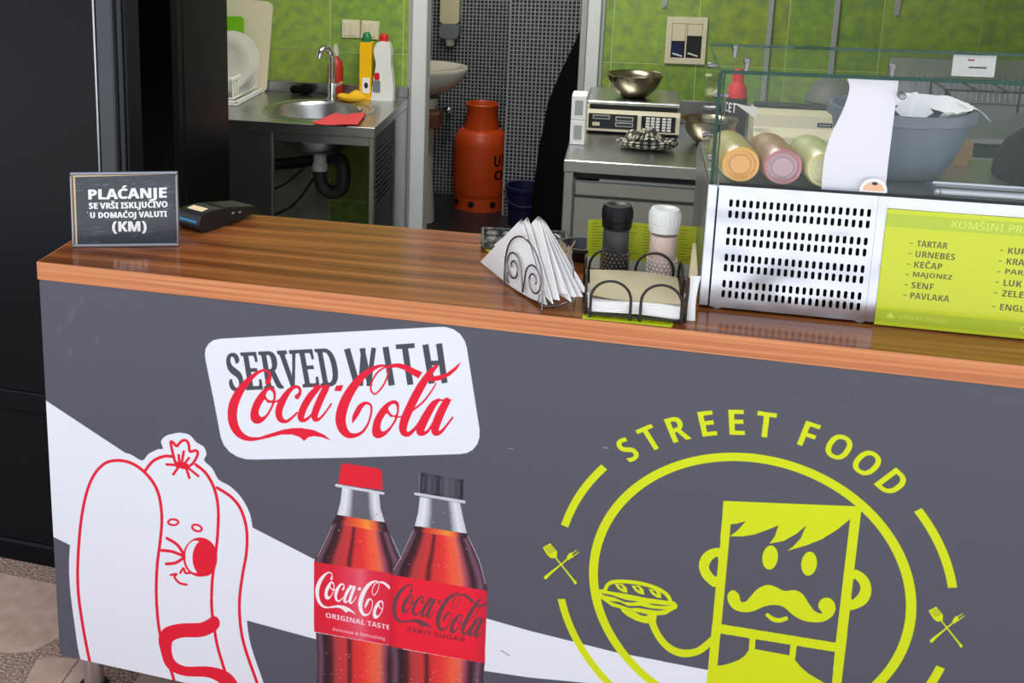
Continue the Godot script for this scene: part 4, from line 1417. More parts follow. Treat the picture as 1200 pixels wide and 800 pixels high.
		lathe(s, [Vector2(0.0, -0.016), Vector2(0.0042, -0.015), Vector2(0.0042, 0.001), Vector2(0.0062, 0.001), Vector2(0.0062, 0.007), Vector2(0.0046, 0.009), Vector2(0.0, 0.0095)], 16, Transform3D(bs, b[0]))
		wpart(s, "bolt", M.wire_chrome, t)
	# ---- lime menu in a clear holder on the front
	var h := thing("menu_sign", "lime green list of sauces and salads in a clear holder on the case", "sign", Vector3(1.8, TOP, zf + 0.004))
	var sx0 := 1.577
	var sx1 := 1.577 + 0.42
	var sy0 := 1.0515
	var sy1 := 1.2665
	wpart(boxm(Vector3(sx0, sy0, zf + 0.0005), Vector3(sx1, sy1, zf + 0.0018), 0.0003), "holder_back", M.acrylic, h)
	cv = Image.create(2048, 1024, false, Image.FORMAT_RGB8)
	var lime := rgb(200, 212, 22)
	var lime2 := rgb(176, 196, 40)
	var pale := rgb(216, 226, 90)
	var ink := rgb(74, 78, 22)
	cv.fill(lime)
	var wy := (sy1 - sy0)
	# drawing coordinates: millimetres from the top left corner
	cmap = func(p): return Vector2(p.x / 420.0 * 2048.0, p.y / (wy * 1000.0) * 1024.0)
	draw_poly([Vector2(0, 8), Vector2(420, 8), Vector2(420, 32), Vector2(0, 32)], lime2)
	draw_poly([Vector2(0, 185), Vector2(420, 185), Vector2(420, 209), Vector2(0, 209)], lime2)
	text_rect("KOMŠINI PRILOZI", 100, 9.5, 252, 26, pale, "Droid Sans", 400)
	var left := ["TARTAR", "URNEBES", "KEČAP", "MAJONEZ", "SENF", "PAVLAKA"]
	var lw := [47.0, 60.0, 43.0, 60.0, 34.0, 60.0]
	for i in 6:
		var y := 53.0 + 19.2 * i
		var up := 3.2 if left[i] == "KEČAP" else 0.0
		draw_poly([Vector2(40, y + 5.5), Vector2(45, y + 5.5), Vector2(45, y + 7), Vector2(40, y + 7)], ink)
		text_rect(left[i], 51, y - up, 51 + lw[i], y + 11.5, ink)
	var right := ["KUPUS", "KRASTAVAC", "PARADAJZ", "LUK", "ZELENA", "ENGLESKI"]
	var rw := [44.0, 78.0, 70.0, 27.0, 54.0, 66.0]
	for i in 6:
		var y := 53.0 + 19.2 * i + (6.0 if i == 5 else 0.0)
		draw_poly([Vector2(176, y + 5.5), Vector2(181, y + 5.5), Vector2(181, y + 7), Vector2(176, y + 7)], ink)
		text_rect(right[i], 188, y, 188 + rw[i], y + 11.5, ink)
	draw_poly([Vector2(17, 200), Vector2(24, 190), Vector2(31, 200)], pale)
	draw_poly(circle2(Vector2(228, 197), 6, 5, 20), pale, 0, [circle2(Vector2(228, 197), 3.6, 2.8, 20)])
	text_rect("STREET FOOD", 38, 194, 110, 200, pale, "Droid Sans", 400)
	var cm := mat("menu_print", Color.WHITE, 0.5)
	cm.albedo_texture = as_texture()
	cm.texture_repeat = false
	s = mk()
	var a := Vector3(sx0 + 0.003, sy1 - 0.004, zf + 0.0024)
	var b2 := Vector3(sx1 - 0.003, sy0 + 0.002, zf + 0.0024)
	facet(s, [a, Vector3(b2.x, a.y, a.z), b2, Vector3(a.x, b2.y, a.z)], Vector3(0, 0, 1), [Vector2(0, 0), Vector2(1, 0), Vector2(1, 1), Vector2(0, 1)])
	facet(s, [a - Vector3(0, 0, 0.0004), Vector3(b2.x, a.y, a.z - 0.0004), b2 - Vector3(0, 0, 0.0004), Vector3(a.x, b2.y, a.z - 0.0004)], Vector3(0, 0, -1), [Vector2(0, 0), Vector2(1, 0), Vector2(1, 1), Vector2(0, 1)])
	wpart(s, "printed_card", cm, h, "lime card with two columns of dark lettering")
	wpart(boxm(Vector3(sx0, sy0, zf + 0.0032), Vector3(sx1, sy1, zf + 0.0044), 0.0003), "holder_front", M.acrylic, h)

# ---------------------------------------------------------------- fridge and sink
func fridge() -> void:
	var t := thing("fridge", "tall black fridge inside the kiosk beside the sink", "fridge", Vector3(-0.5, 0, -1.45))
	wpart(boxm(Vector3(-0.80, 0.04, -1.668), Vector3(-0.186, 2.0, -1.262), 0.006), "cabinet", M.black_gloss, t)
	wpart(boxm(Vector3(-0.80, 0.06, -1.252), Vector3(-0.18, 2.0, -1.19), 0.014), "door", M.black_gloss, t)
	wpart(boxm(Vector3(-0.79, 0.07, -1.262), Vector3(-0.192, 1.99, -1.252), 0.001), "door_seal", M.gasket, t)
	for e in [[-0.77, -1.63], [-0.22, -1.63], [-0.77, -1.30], [-0.22, -1.30]]:
		var s := mk()
		lathe(s, [Vector2(0, 0), Vector2(0.02, 0), Vector2(0.02, 0.045), Vector2(0, 0.045)], 14, Transform3D(Basis(), Vector3(e[0], 0, e[1])))
		wpart(s, "foot", M.black_plastic, t)

func sink_unit() -> void:
	var t := thing("sink_unit", "stainless steel sink unit with round bowl against green tiles", "sink", Vector3(-0.3, 0, -2.64))
	var h := 0.88
	var xl := -1.1
	var xr := 0.199
	var zf := -2.288
	var zb := -2.985
	var c := Vector2(-0.122, -2.595)
	var R := 0.195
	var s := mk()
	var ring := circle2(c, R, R, 48)
	var to3 := func(p): return Vector3(p.x, h, p.y)
	plate_ring(s, Rect2(c.x - 0.26, zf - 0.58, 0.52, 0.58 - 0.002), ring, to3, Vector3.UP)
	facet(s, [Vector3(xl, h, zf - 0.002), Vector3(c.x - 0.26, h, zf - 0.002), Vector3(c.x - 0.26, h, zb), Vector3(xl, h, zb)], Vector3.UP)
	facet(s, [Vector3(c.x + 0.26, h, zf - 0.002), Vector3(xr, h, zf - 0.002), Vector3(xr, h, zb), Vector3(c.x + 0.26, h, zb)], Vector3.UP)
	facet(s, [Vector3(c.x - 0.26, h, zf - 0.58), Vector3(c.x + 0.26, h, zf - 0.58), Vector3(c.x + 0.26, h, zb), Vector3(c.x - 0.26, h, zb)], Vector3.UP)
	# folded front and side edges
	facet(s, [Vector3(xl, h, zf - 0.002), Vector3(xr, h, zf - 0.002), Vector3(xr, h - 0.002, zf), Vector3(xl, h - 0.002, zf)], Vector3(0, 1, 1))
	facet(s, [Vector3(xl, h - 0.002, zf), Vector3(xr, h - 0.002, zf), Vector3(xr, h - 0.04, zf), Vector3(xl, h - 0.04, zf)], Vector3(0, 0, 1))
	facet(s, [Vector3(xl, h - 0.04, zf), Vector3(xr, h - 0.04, zf), Vector3(xr, h - 0.04, zf - 0.03), Vector3(xl, h - 0.04, zf - 0.03)], Vector3(0, -1, 0))
	facet(s, [Vector3(xr, h, zf - 0.002), Vector3(xr, h, zb), Vector3(xr, h - 0.04, zb), Vector3(xr, h - 0.04, zf)], Vector3(1, 0, 0))
	var top := wpart(s, "sink_top", M.steel, t)
	s = mk()
	lathe(s, [Vector2(0.243, h + 0.0005), Vector2(0.238, h + 0.005), Vector2(0.228, h + 0.005), Vector2(0.222, h + 0.0005)], 56, Transform3D(Basis(), Vector3(c.x, 0, c.y)))
	wpart(s, "pressed_rim", M.steel, top)
	s = mk()
	var inner := [Vector2(0.21, h + 0.0012), Vector2(R, h + 0.0006), Vector2(R - 0.012, h - 0.015), Vector2(R - 0.02, h - 0.09), Vector2(R - 0.045, h - 0.15), Vector2(R - 0.1, h - 0.175), Vector2(0.03, h - 0.182), Vector2(0.0, h - 0.184)]
	lathe(s, inner, 48, Transform3D(Basis(), Vector3(c.x, 0, c.y)))
	lathe(s, [Vector2(0.0, h - 0.19), Vector2(0.035, h - 0.188), Vector2(R - 0.1, h - 0.18), Vector2(R - 0.04, h - 0.152), Vector2(R - 0.014, h - 0.09), Vector2(R - 0.006, h - 0.02), Vector2(R + 0.002, h - 0.002)], 48, Transform3D(Basis(), Vector3(c.x, 0, c.y)))
	wpart(s, "bowl", M.steel, t, "round pressed steel bowl")
	wpart(boxm(Vector3(xl, h, zb), Vector3(xr, h + 0.05, zb + 0.014), 0.003), "upstand", M.steel, t)
	wpart(boxm(Vector3(xl, 0.02, zf - 0.022), Vector3(-0.231, h - 0.042, zf - 0.004), 0.003), "front_panel", M.steel, t)
	wpart(boxm(Vector3(-0.235, 0.02, zf - 0.028), Vector3(-0.228, h - 0.042, zf - 0.002), 0.002), "panel_edge", M.steel, t)
	wpart(boxm(Vector3(0.176, 0.0, zf - 0.034), Vector3(xr - 0.001, h - 0.041, zf - 0.002), 0.003), "leg", M.steel, t)
	wpart(boxm(Vector3(0.176, 0.0, zb), Vector3(xr - 0.001, h - 0.041, zb + 0.033), 0.003), "leg", M.steel, t)
	wpart(boxm(Vector3(xl, 0.0, zb), Vector3(xl + 0.03, h - 0.041, zb + 0.033), 0.003), "leg", M.steel, t)
	wpart(boxm(Vector3(-0.228, h - 0.078, zf - 0.02), Vector3(0.176, h - 0.042, zf - 0.004), 0.002), "front_rail", M.steel, t)
	# side of the unit: a dark louvred panel and a bright strip
	wpart(boxm(Vector3(0.182, 0.03, -2.70), Vector3(0.19, h - 0.045, zf - 0.036), 0.001), "side_panel", M.black_plastic, t)
	for i in 11:
		wpart(boxm(Vector3(0.186, h - 0.125 - i * 0.022, -2.66), Vector3(0.196, h - 0.117 - i * 0.022, -2.36), 0.003), "louvre", M.black_plastic, t)
	wpart(boxm(Vector3(0.184, 0.03, zb + 0.034), Vector3(0.1985, h - 0.045, -2.702), 0.002), "side_strip", M.steel, t)
	# waste pipe and supply hoses under the bowl
	var w := thing("waste_trap", "dark grey bottle trap and waste pipe under the sink bowl", "drain pipe", Vector3(-0.112, 0.5, -2.6))
	s = mk()
	lathe(s, [Vector2(0.0, 0.607), Vector2(0.028, 0.607), Vector2(0.034, 0.612), Vector2(0.034, 0.64), Vector2(0.029, 0.645), Vector2(0.029, 0.688), Vector2(0.0, 0.689)], 20, Transform3D(Basis(), Vector3(-0.112, 0, -2.6)))
	wpart(s, "nut", M.white_plastic, w, "white plastic coupling nut")
	s = mk()
	tube(s, spline([Vector3(-0.112, 0.615, -2.6), Vector3(-0.112, 0.575, -2.6), Vector3(-0.098, 0.535, -2.6), Vector3(-0.062, 0.515, -2.6), Vector3(-0.022, 0.528, -2.6), Vector3(-0.006, 0.565, -2.6), Vector3(-0.006, 0.615, -2.6), Vector3(-0.022, 0.65, -2.62), Vector3(-0.06, 0.655, -2.66)], 5), 0.03, 16)
	wpart(s, "bend", M.dark_grey, w)
	s = mk()
	tube(s, spline([Vector3(-0.06, 0.652, -2.66), Vector3(-0.16, 0.63, -2.7), Vector3(-0.3, 0.595, -2.74), Vector3(-0.55, 0.55, -2.8)], 5), 0.026, 14)
	wpart(s, "waste_pipe", M.black_plastic, w)
	for e in [[Vector3(-0.145, 0.70, -2.76), Vector3(-0.19, 0.62, -2.7), Vector3(-0.28, 0.53, -2.62), Vector3(-0.4, 0.48, -2.6), "dark supply hose curving under the bowl above the lower one"], [Vector3(-0.1, 0.66, -2.78), Vector3(-0.16, 0.55, -2.66), Vector3(-0.25, 0.43, -2.6), Vector3(-0.4, 0.37, -2.58), "dark supply hose hanging low under the bowl"]]:
		s = mk()
		tube(s, spline([e[0], e[1], e[2], e[3]], 8), 0.006, 8)
		var o := wpart(s, "supply_hose", M.gasket, self)
		tag(o, e[4], "hose", "hoses under the sink")

func wall_plate(called: String, label: String, at: Vector3, keys: int) -> void:
	var t := thing(called, label, "switch", at, 0.0, "light switches above the sink")
	part(boxm(Vector3(-0.042, -0.042, 0), Vector3(0.042, 0.042, 0.009), 0.003), "frame", M.cream_plastic, t)
	for k in keys:
		part(boxm(Vector3(-0.029 + k * 0.0295, -0.03, 0.009), Vector3(-0.029 + (k + 1) * 0.0295 - 0.0015, 0.03, 0.013), 0.0015), "rocker", M.cream_plastic, t)

func sink_things() -> void:
	var h := 0.8803
	wall_plate("light_switch", "cream double light switch on green tiles, straight beside the tap", Vector3(-0.078, 1.183, -3.0), 2)
	wall_plate("light_switch", "cream double light switch on green tiles, slightly crooked behind the bottles", Vector3(0.012, 1.18, -3.0), 2)
	(get_node("light_switch_001") as Node3D).rotation.z = -0.05
	# mixer tap
	var t := thing("sink_tap", "chrome swan-neck tap standing behind the round sink bowl", "tap", Vector3(-0.122, h, -2.83))
	var s := mk()
	lathe(s, [Vector2(0.0, 0.0), Vector2(0.026, 0.0), Vector2(0.026, 0.012), Vector2(0.02, 0.02), Vector2(0.02, 0.075), Vector2(0.016, 0.085), Vector2(0.0, 0.086)], 20)
	part(s, "body", M.chrome, t)
	s = mk()
	tube(s, spline([Vector3(0.0, 0.08, 0), Vector3(0.0, 0.17, 0), Vector3(-0.004, 0.212, 0.004), Vector3(-0.014, 0.236, 0.02), Vector3(-0.028, 0.238, 0.036), Vector3(-0.04, 0.22, 0.052), Vector3(-0.044, 0.195, 0.06)], 6), 0.0155, 14)
	part(s, "spout", M.chrome, t)
	s = mk()
	rod(s, Vector3(0.012, 0.06, 0.0), Vector3(0.05, 0.085, 0.015), 0.007)
	part(s, "lever", M.chrome, t)
	# red bottle behind the tap
	t = thing("detergent_bottle", "slim red detergent bottle with clear nozzle half hidden behind the tap", "bottle", Vector3(-0.125, h, -2.905))
	s = mk()
	lathe(s, [Vector2(0.0, 0.0), Vector2(0.034, 0.0), Vector2(0.036, 0.006), Vector2(0.036, 0.14), Vector2(0.03, 0.165), Vector2(0.014, 0.185), Vector2(0.014, 0.19), Vector2(0.0, 0.19)], 24)
	part(s, "body", M.red_dark, t)
	s = mk()
	lathe(s, [Vector2(0.0, 0.19), Vector2(0.016, 0.19), Vector2(0.014, 0.22), Vector2(0.006, 0.245), Vector2(0.0, 0.246)], 16)
	part(s, "nozzle", M.clear_plastic, t)
	# yellow bottle
	t = thing("cleaner_bottle", "tall yellow cleaner bottle with green cap beside the sink", "bottle", Vector3(0.02, h, -2.90))
	s = mk()
	prism(s, rrect(Vector2(-0.027, 0.0), Vector2(0.027, 0.26), 0.008), -0.02, 0.02, Transform3D(), true)
	part(s, "body", M.yellow_plastic, t)
	s = mk()
	lathe(s, [Vector2(0.0, 0.258), Vector2(0.02, 0.258), Vector2(0.021, 0.275), Vector2(0.018, 0.292), Vector2(0.01, 0.302), Vector2(0.0, 0.303)], 18)
	part(s, "cap", M.green_plastic, t, "green screw cap")
	part(boxm(Vector3(-0.014, 0.03, 0.0202), Vector3(0.02, 0.10, 0.0208)), "label", M.paper, t)
	s = mk()
	prism(s, circle2(Vector2(0.004, 0.065), 0.009, 0.014, 18), 0.0209, 0.0213)
	part(s, "label_mark", M.blue_plastic, t)
	# white bottle
	t = thing("cleaner_bottle", "white curved cleaner bottle with red cap beside the yellow bottle", "bottle", Vector3(0.098, h, -2.90))
	s = mk()
	prism(s, spline(v2([[-0.046, 0.0], [0.044, 0.0], [0.05, 0.01], [0.05, 0.07], [0.043, 0.13], [0.036, 0.17], [0.038, 0.215], [0.03, 0.25], [0.014, 0.265], [-0.014, 0.265], [-0.032, 0.25], [-0.04, 0.215], [-0.03, 0.17], [-0.034, 0.13], [-0.044, 0.07], [-0.049, 0.01]]), 4, true), -0.025, 0.025, Transform3D(), true)
	part(s, "body", M.white_plastic, t)
	s = mk()
	lathe(s, [Vector2(0.0, 0.262), Vector2(0.02, 0.262), Vector2(0.021, 0.285), Vector2(0.016, 0.297), Vector2(0.0, 0.298)], 18)
	part(s, "cap", M.red_plastic, t, "red screw cap")
	s = mk()
	prism(s, rrect(Vector2(-0.043, 0.035), Vector2(-0.008, 0.09), 0.008), 0.0252, 0.0258)
	part(s, "label", M.grey_plastic, t)
	s = mk()
	prism(s, rrect(Vector2(-0.036, 0.092), Vector2(-0.012, 0.125), 0.006), 0.0252, 0.0258)
	part(s, "label", M.red_plastic, t)
	# cloths
	s = mk()
	blob(s, 28, 12, func(d): return Vector3(-0.026 + d.x * 0.062 * (1.0 + 0.12 * sin(d.z * 5.0)), h + 0.022 + d.y * 0.022 + 0.012 * sin(d.x * 4.0) * maxf(d.y, 0.0), -2.82 + d.z * 0.045))
	tag(wpart(s, "folded_cloth", M.yellow_cloth, self), "yellow folded cleaning cloth at the foot of the yellow bottle", "cloth")
	s = mk()
	sheet(s, 10, 8, func(u, v): return Vector3(lerpf(lerpf(-0.055, 0.128, u), lerpf(-0.012, 0.11, u), v), h + 0.009 + 0.003 * sin(u * 7.0 + v * 3.0) * v, lerpf(-2.272, -2.50, v) + 0.02 * sin(u * 5.0)), 0.003)
	tag(wpart(s, "wipe_cloth", M.red_cloth, self), "red wiping cloth lying flat over the front edge of the sink", "cloth")
	s = mk()
	blob(s, 24, 10, func(d): return Vector3(-0.29 + d.x * 0.06, h + 0.022 + d.y * 0.021 * (1.0 + 0.4 * sin(d.x * 6.0)), -2.93 + d.z * 0.032))
	tag(wpart(s, "scouring_pad", M.black_matt, self), "crumpled black scouring cloth at the back of the sink", "cloth")
	# dish rack with what stands in it
	var rk := thing("dish_rack", "white plastic dish rack with drip tray beside the sink", "dish rack", Vector3(-0.68, h, -2.77))
	s = mk()
	bx(s, Vector3(-0.23, 0.0, -0.155), Vector3(0.2, 0.012, 0.2), 0.005)
	bx(s, Vector3(0.186, 0.01, -0.155), Vector3(0.2, 0.022, 0.2), 0.004)
	bx(s, Vector3(-0.23, 0.01, 0.188), Vector3(0.2, 0.022, 0.2), 0.004)
	part(s, "drip_tray", M.white_plastic, rk)
	for e in [[Vector3(-0.2, 0.105, 0.17), Vector3(0.17, 0.125, 0.18)], [Vector3(0.165, 0.105, -0.15), Vector3(0.176, 0.125, 0.18)], [Vector3(-0.2, 0.022, 0.17), Vector3(0.17, 0.032, 0.178)], [Vector3(0.165, 0.022, -0.15), Vector3(0.174, 0.032, 0.18)]]:
		part(boxm(e[0], e[1], 0.004), "rail", M.white_plastic, rk)
	for i in 14:
		part(boxm(Vector3(0.167, 0.03, -0.146 + i * 0.0245), Vector3(0.173, 0.108, -0.138 + i * 0.0245), 0.002), "rib", M.white_plastic, rk)
	for i in 12:
		part(boxm(Vector3(-0.18 + i * 0.029, 0.03, 0.172), Vector3(-0.172 + i * 0.029, 0.108, 0.177), 0.002), "rib", M.white_plastic, rk)
	var pl: Node3D = null
	for i in 4:
		var at := Vector3(-0.585 + 0.002 * i, h + 0.168, -2.70 - i * 0.03)
		var lb: String = ["white dinner plate standing foremost in the dish rack", "white dinner plate standing second from the front in the dish rack", "white dinner plate standing third from the front in the dish rack", "white dinner plate standing rearmost in the dish rack"][i]
		if pl == null:
			pl = thing("dinner_plate", lb, "plate", at, 0.0, "plates in the dish rack")
			s = mk()
			lathe(s, [Vector2(0.0, 0.0), Vector2(0.07, 0.0), Vector2(0.078, 0.004), Vector2(0.13, 0.016), Vector2(0.134, 0.019), Vector2(0.13, 0.021), Vector2(0.08, 0.009), Vector2(0.07, 0.005), Vector2(0.0, 0.005)], 44)
			part(s, "plate_body", M.ceramic, pl)
		else:
			pl = copy_of(pl, "dinner_plate", lb, at)
		pl.rotation = Vector3(PI / 2 - 0.16, 0.0, 0.0)
	t = thing("drinking_glass", "small clear glass standing upside down in the dish rack", "glass", Vector3(-0.545, h + 0.034, -2.63))
	s = mk()
	lathe(s, [Vector2(0.042, 0.0), Vector2(0.045, 0.0), Vector2(0.036, 0.1), Vector2(0.0, 0.1), Vector2(0.0, 0.092), Vector2(0.033, 0.092), Vector2(0.042, 0.0)], 28)
	part(s, "tumbler", M.jar_glass, t)
	# cutting boards leaning on the tiles
	s = mk()
	var xf := Transform3D(Basis.from_euler(Vector3(-0.09, 0, -0.06)), Vector3(-0.67, h + 0.003, -2.946))
	prism(s, rrect(Vector2(-0.2, 0.0), Vector2(0.2, 0.43), 0.035, 6), -0.007, 0.007, xf, true)
	tag(wpart(s, "cutting_board", M.cream_plastic, self), "large beige cutting board leaning on the tiles behind the plates", "cutting board", "cutting boards by the sink")
	s = mk()
	xf = Transform3D(Basis.from_euler(Vector3(-0.09, 0, 0.03)), Vector3(-0.70, h + 0.036, -2.905))
	prism(s, rrect(Vector2(-0.14, 0.0), Vector2(0.135, 0.315), 0.02, 5), -0.005, 0.005, xf, true)
	tag(wpart(s, "cutting_board", M.lime_plastic, self), "small bright green cutting board in front of the beige one", "cutting board", "cutting boards by the sink")

# ---------------------------------------------------------------- steel bench at the back and what stands on it
func bench() -> void:
	var t := thing("steel_bench", "stainless steel work bench with drawers under the kitchen scale", "bench", Vector3(1.75, 0, -2.24))
	var h := 0.9
	var x0 := 0.953
	var x1 := 2.75
	var zf := -1.866
	var zb := -2.63
	wpart(boxm(Vector3(x0, h - 0.042, zb), Vector3(x1, h, zf), 0.003), "worktop", M.steel, t)
	wpart(boxm(Vector3(x0 + 0.2, h, zb), Vector3(x1, h + 0.092, zb + 0.016), 0.003), "upstand", M.steel, t)
	wpart(boxm(Vector3(x0 + 0.002, 0.0, zf - 0.06), Vector3(x0 + 0.034, h - 0.043, zf - 0.012), 0.003), "leg", M.steel, t)
	wpart(boxm(Vector3(x0 + 0.002, 0.0, zb + 0.01), Vector3(x0 + 0.034, h - 0.043, zb + 0.06), 0.003), "leg", M.steel, t)
	wpart(boxm(Vector3(x1 - 0.04, 0.0, zf - 0.06), Vector3(x1 - 0.002, h - 0.043, zf - 0.012), 0.003), "leg", M.steel, t)
	wpart(boxm(Vector3(x0 + 0.036, 0.04, zb + 0.02), Vector3(x1 - 0.045, h - 0.05, zf - 0.09), 0.002), "carcass", M.steel, t)
	wpart(boxm(Vector3(x0 + 0.034, h - 0.066, zf - 0.03), Vector3(x1 - 0.04, h - 0.0435, zf - 0.02), 0.002), "top_rail", M.gasket, t)
	var xs := [x0 + 0.037, 1.62, 2.24, x1 - 0.045]
	for i in 3:
		var d := wpart(boxm(Vector3(xs[i], h - 0.125, zf - 0.088), Vector3(xs[i + 1] - 0.006, h - 0.07, zf - 0.006), 0.007), "drawer", M.steel, t)
		wpart(boxm(Vector3(xs[i] + 0.08, h - 0.07, zf - 0.02), Vector3(xs[i + 1] - 0.1, h - 0.06, zf - 0.004), 0.003), "grip", M.steel, d)
		wpart(boxm(Vector3(xs[i], 0.06, zf - 0.088), Vector3(xs[i + 1] - 0.006, h - 0.13, zf - 0.018), 0.004), "door", M.steel, t)

func wall_bits() -> void:
	# two vertical shelf rails and two bracket tips on the tiles
	for e in [[1.671, 1.69, 0.93, "pale shelf rail on green tiles behind the red bottle", M.door_grey], [1.912, 1.933, 0.93, "pale shelf rail on green tiles right of the red bottle", M.door_grey]]:
		var r := thing("shelf_rail", e[3], "rail", Vector3((e[0] + e[1]) * 0.5, e[2], -3.0), 0.0, "shelf rails on the tiled wall")
		wpart(boxm(Vector3(e[0], e[2], -3.0), Vector3(e[1], 2.0, -2.988), 0.002), "channel", e[4], r)
		for k in 8:
			var s := mk()
			rod(s, Vector3((e[0] + e[1]) * 0.5, 1.0 + k * 0.12, -2.989), Vector3((e[0] + e[1]) * 0.5, 1.0 + k * 0.12, -2.9865), 0.003, 8)
			wpart(s, "screw", M.steel, r)
	for e in [[1.268, 1.312, "grey bracket tip on the tiles above the wall socket"], [2.137, 1.302, "grey bracket tip on the tiles above the wire rack"]]:
		var b := thing("wall_bracket", e[2], "bracket", Vector3(e[0], e[1], -3.0), 0.0, "bracket tips on the tiled wall")
		var s := mk()
		prism(s, rrect(Vector2(-0.01, 0.0), Vector2(0.01, 0.3), 0.0098, 5), 0.0, 0.006, Transform3D(), true)
		part(s, "strip", M.door_grey, b)
		s = mk()
		rod(s, Vector3(0, 0.012, 0.006), Vector3(0, 0.012, 0.009), 0.004, 10)
		part(s, "screw", M.steel, b)
	# wall box with two open modules
	var w := thing("wall_socket", "cream wall box with two half open modules on green tiles", "socket", Vector3(1.364, 1.178, -3.0))
	var s2 := mk()
	for r in [[-0.08, -0.098, -0.057, 0.099], [0.062, -0.098, 0.08, 0.099], [-0.057, -0.098, 0.062, -0.073], [-0.057, 0.071, 0.062, 0.099], [-0.003, -0.073, 0.003, 0.071]]:
		bx(s2, Vector3(r[0], r[1], 0.0), Vector3(r[2], r[3], 0.012), 0.0015)
	part(s2, "frame", M.cream_plastic, w)
	part(boxm(Vector3(-0.057, -0.073, 0.0005), Vector3(0.062, 0.071, 0.002)), "recess", M.black_plastic, w)
	part(boxm(Vector3(-0.056, -0.002, 0.002), Vector3(-0.004, 0.070, 0.0105), 0.0015), "module", M.cream_plastic, w)
	part(boxm(Vector3(0.004, 0.021, 0.002), Vector3(0.061, 0.070, 0.0105), 0.0015), "module", M.cream_plastic, w)
	part(boxm(Vector3(-0.055, -0.072, 0.002), Vector3(-0.005, -0.004, 0.004), 0.001), "backing", M.blue_plastic, w)
	for e in [[-0.05, -0.055, -0.012, -0.066], [0.01, -0.052, 0.05, -0.064]]:
		var s := mk()
		rod(s, Vector3(e[0], e[1], 0.006), Vector3(e[2], e[3], 0.006), 0.0035, 8)
		part(s, "wire", M.white_plastic, w)

func steel_bowl(called: String, label: String, at: Vector3, r: float, hh: float) -> void:
	var t := thing(called, label, "bowl", at)
	var s := mk()
	lathe(s, [Vector2(0.0, 0.0), Vector2(r * 0.36, 0.0), Vector2(r * 0.52, hh * 0.1), Vector2(r * 0.76, hh * 0.42), Vector2(r * 0.9, hh * 0.78), Vector2(r * 0.95, hh * 0.97), Vector2(r * 1.0, hh), Vector2(r * 1.005, hh * 1.02), Vector2(r * 0.99, hh * 1.025), Vector2(r * 0.94, hh * 0.99), Vector2(r * 0.88, hh * 0.78), Vector2(r * 0.74, hh * 0.44), Vector2(r * 0.5, hh * 0.13), Vector2(r * 0.34, hh * 0.05), Vector2(0.0, hh * 0.05)], 48)
	part(s, "bowl_body", M.brass_steel, t)

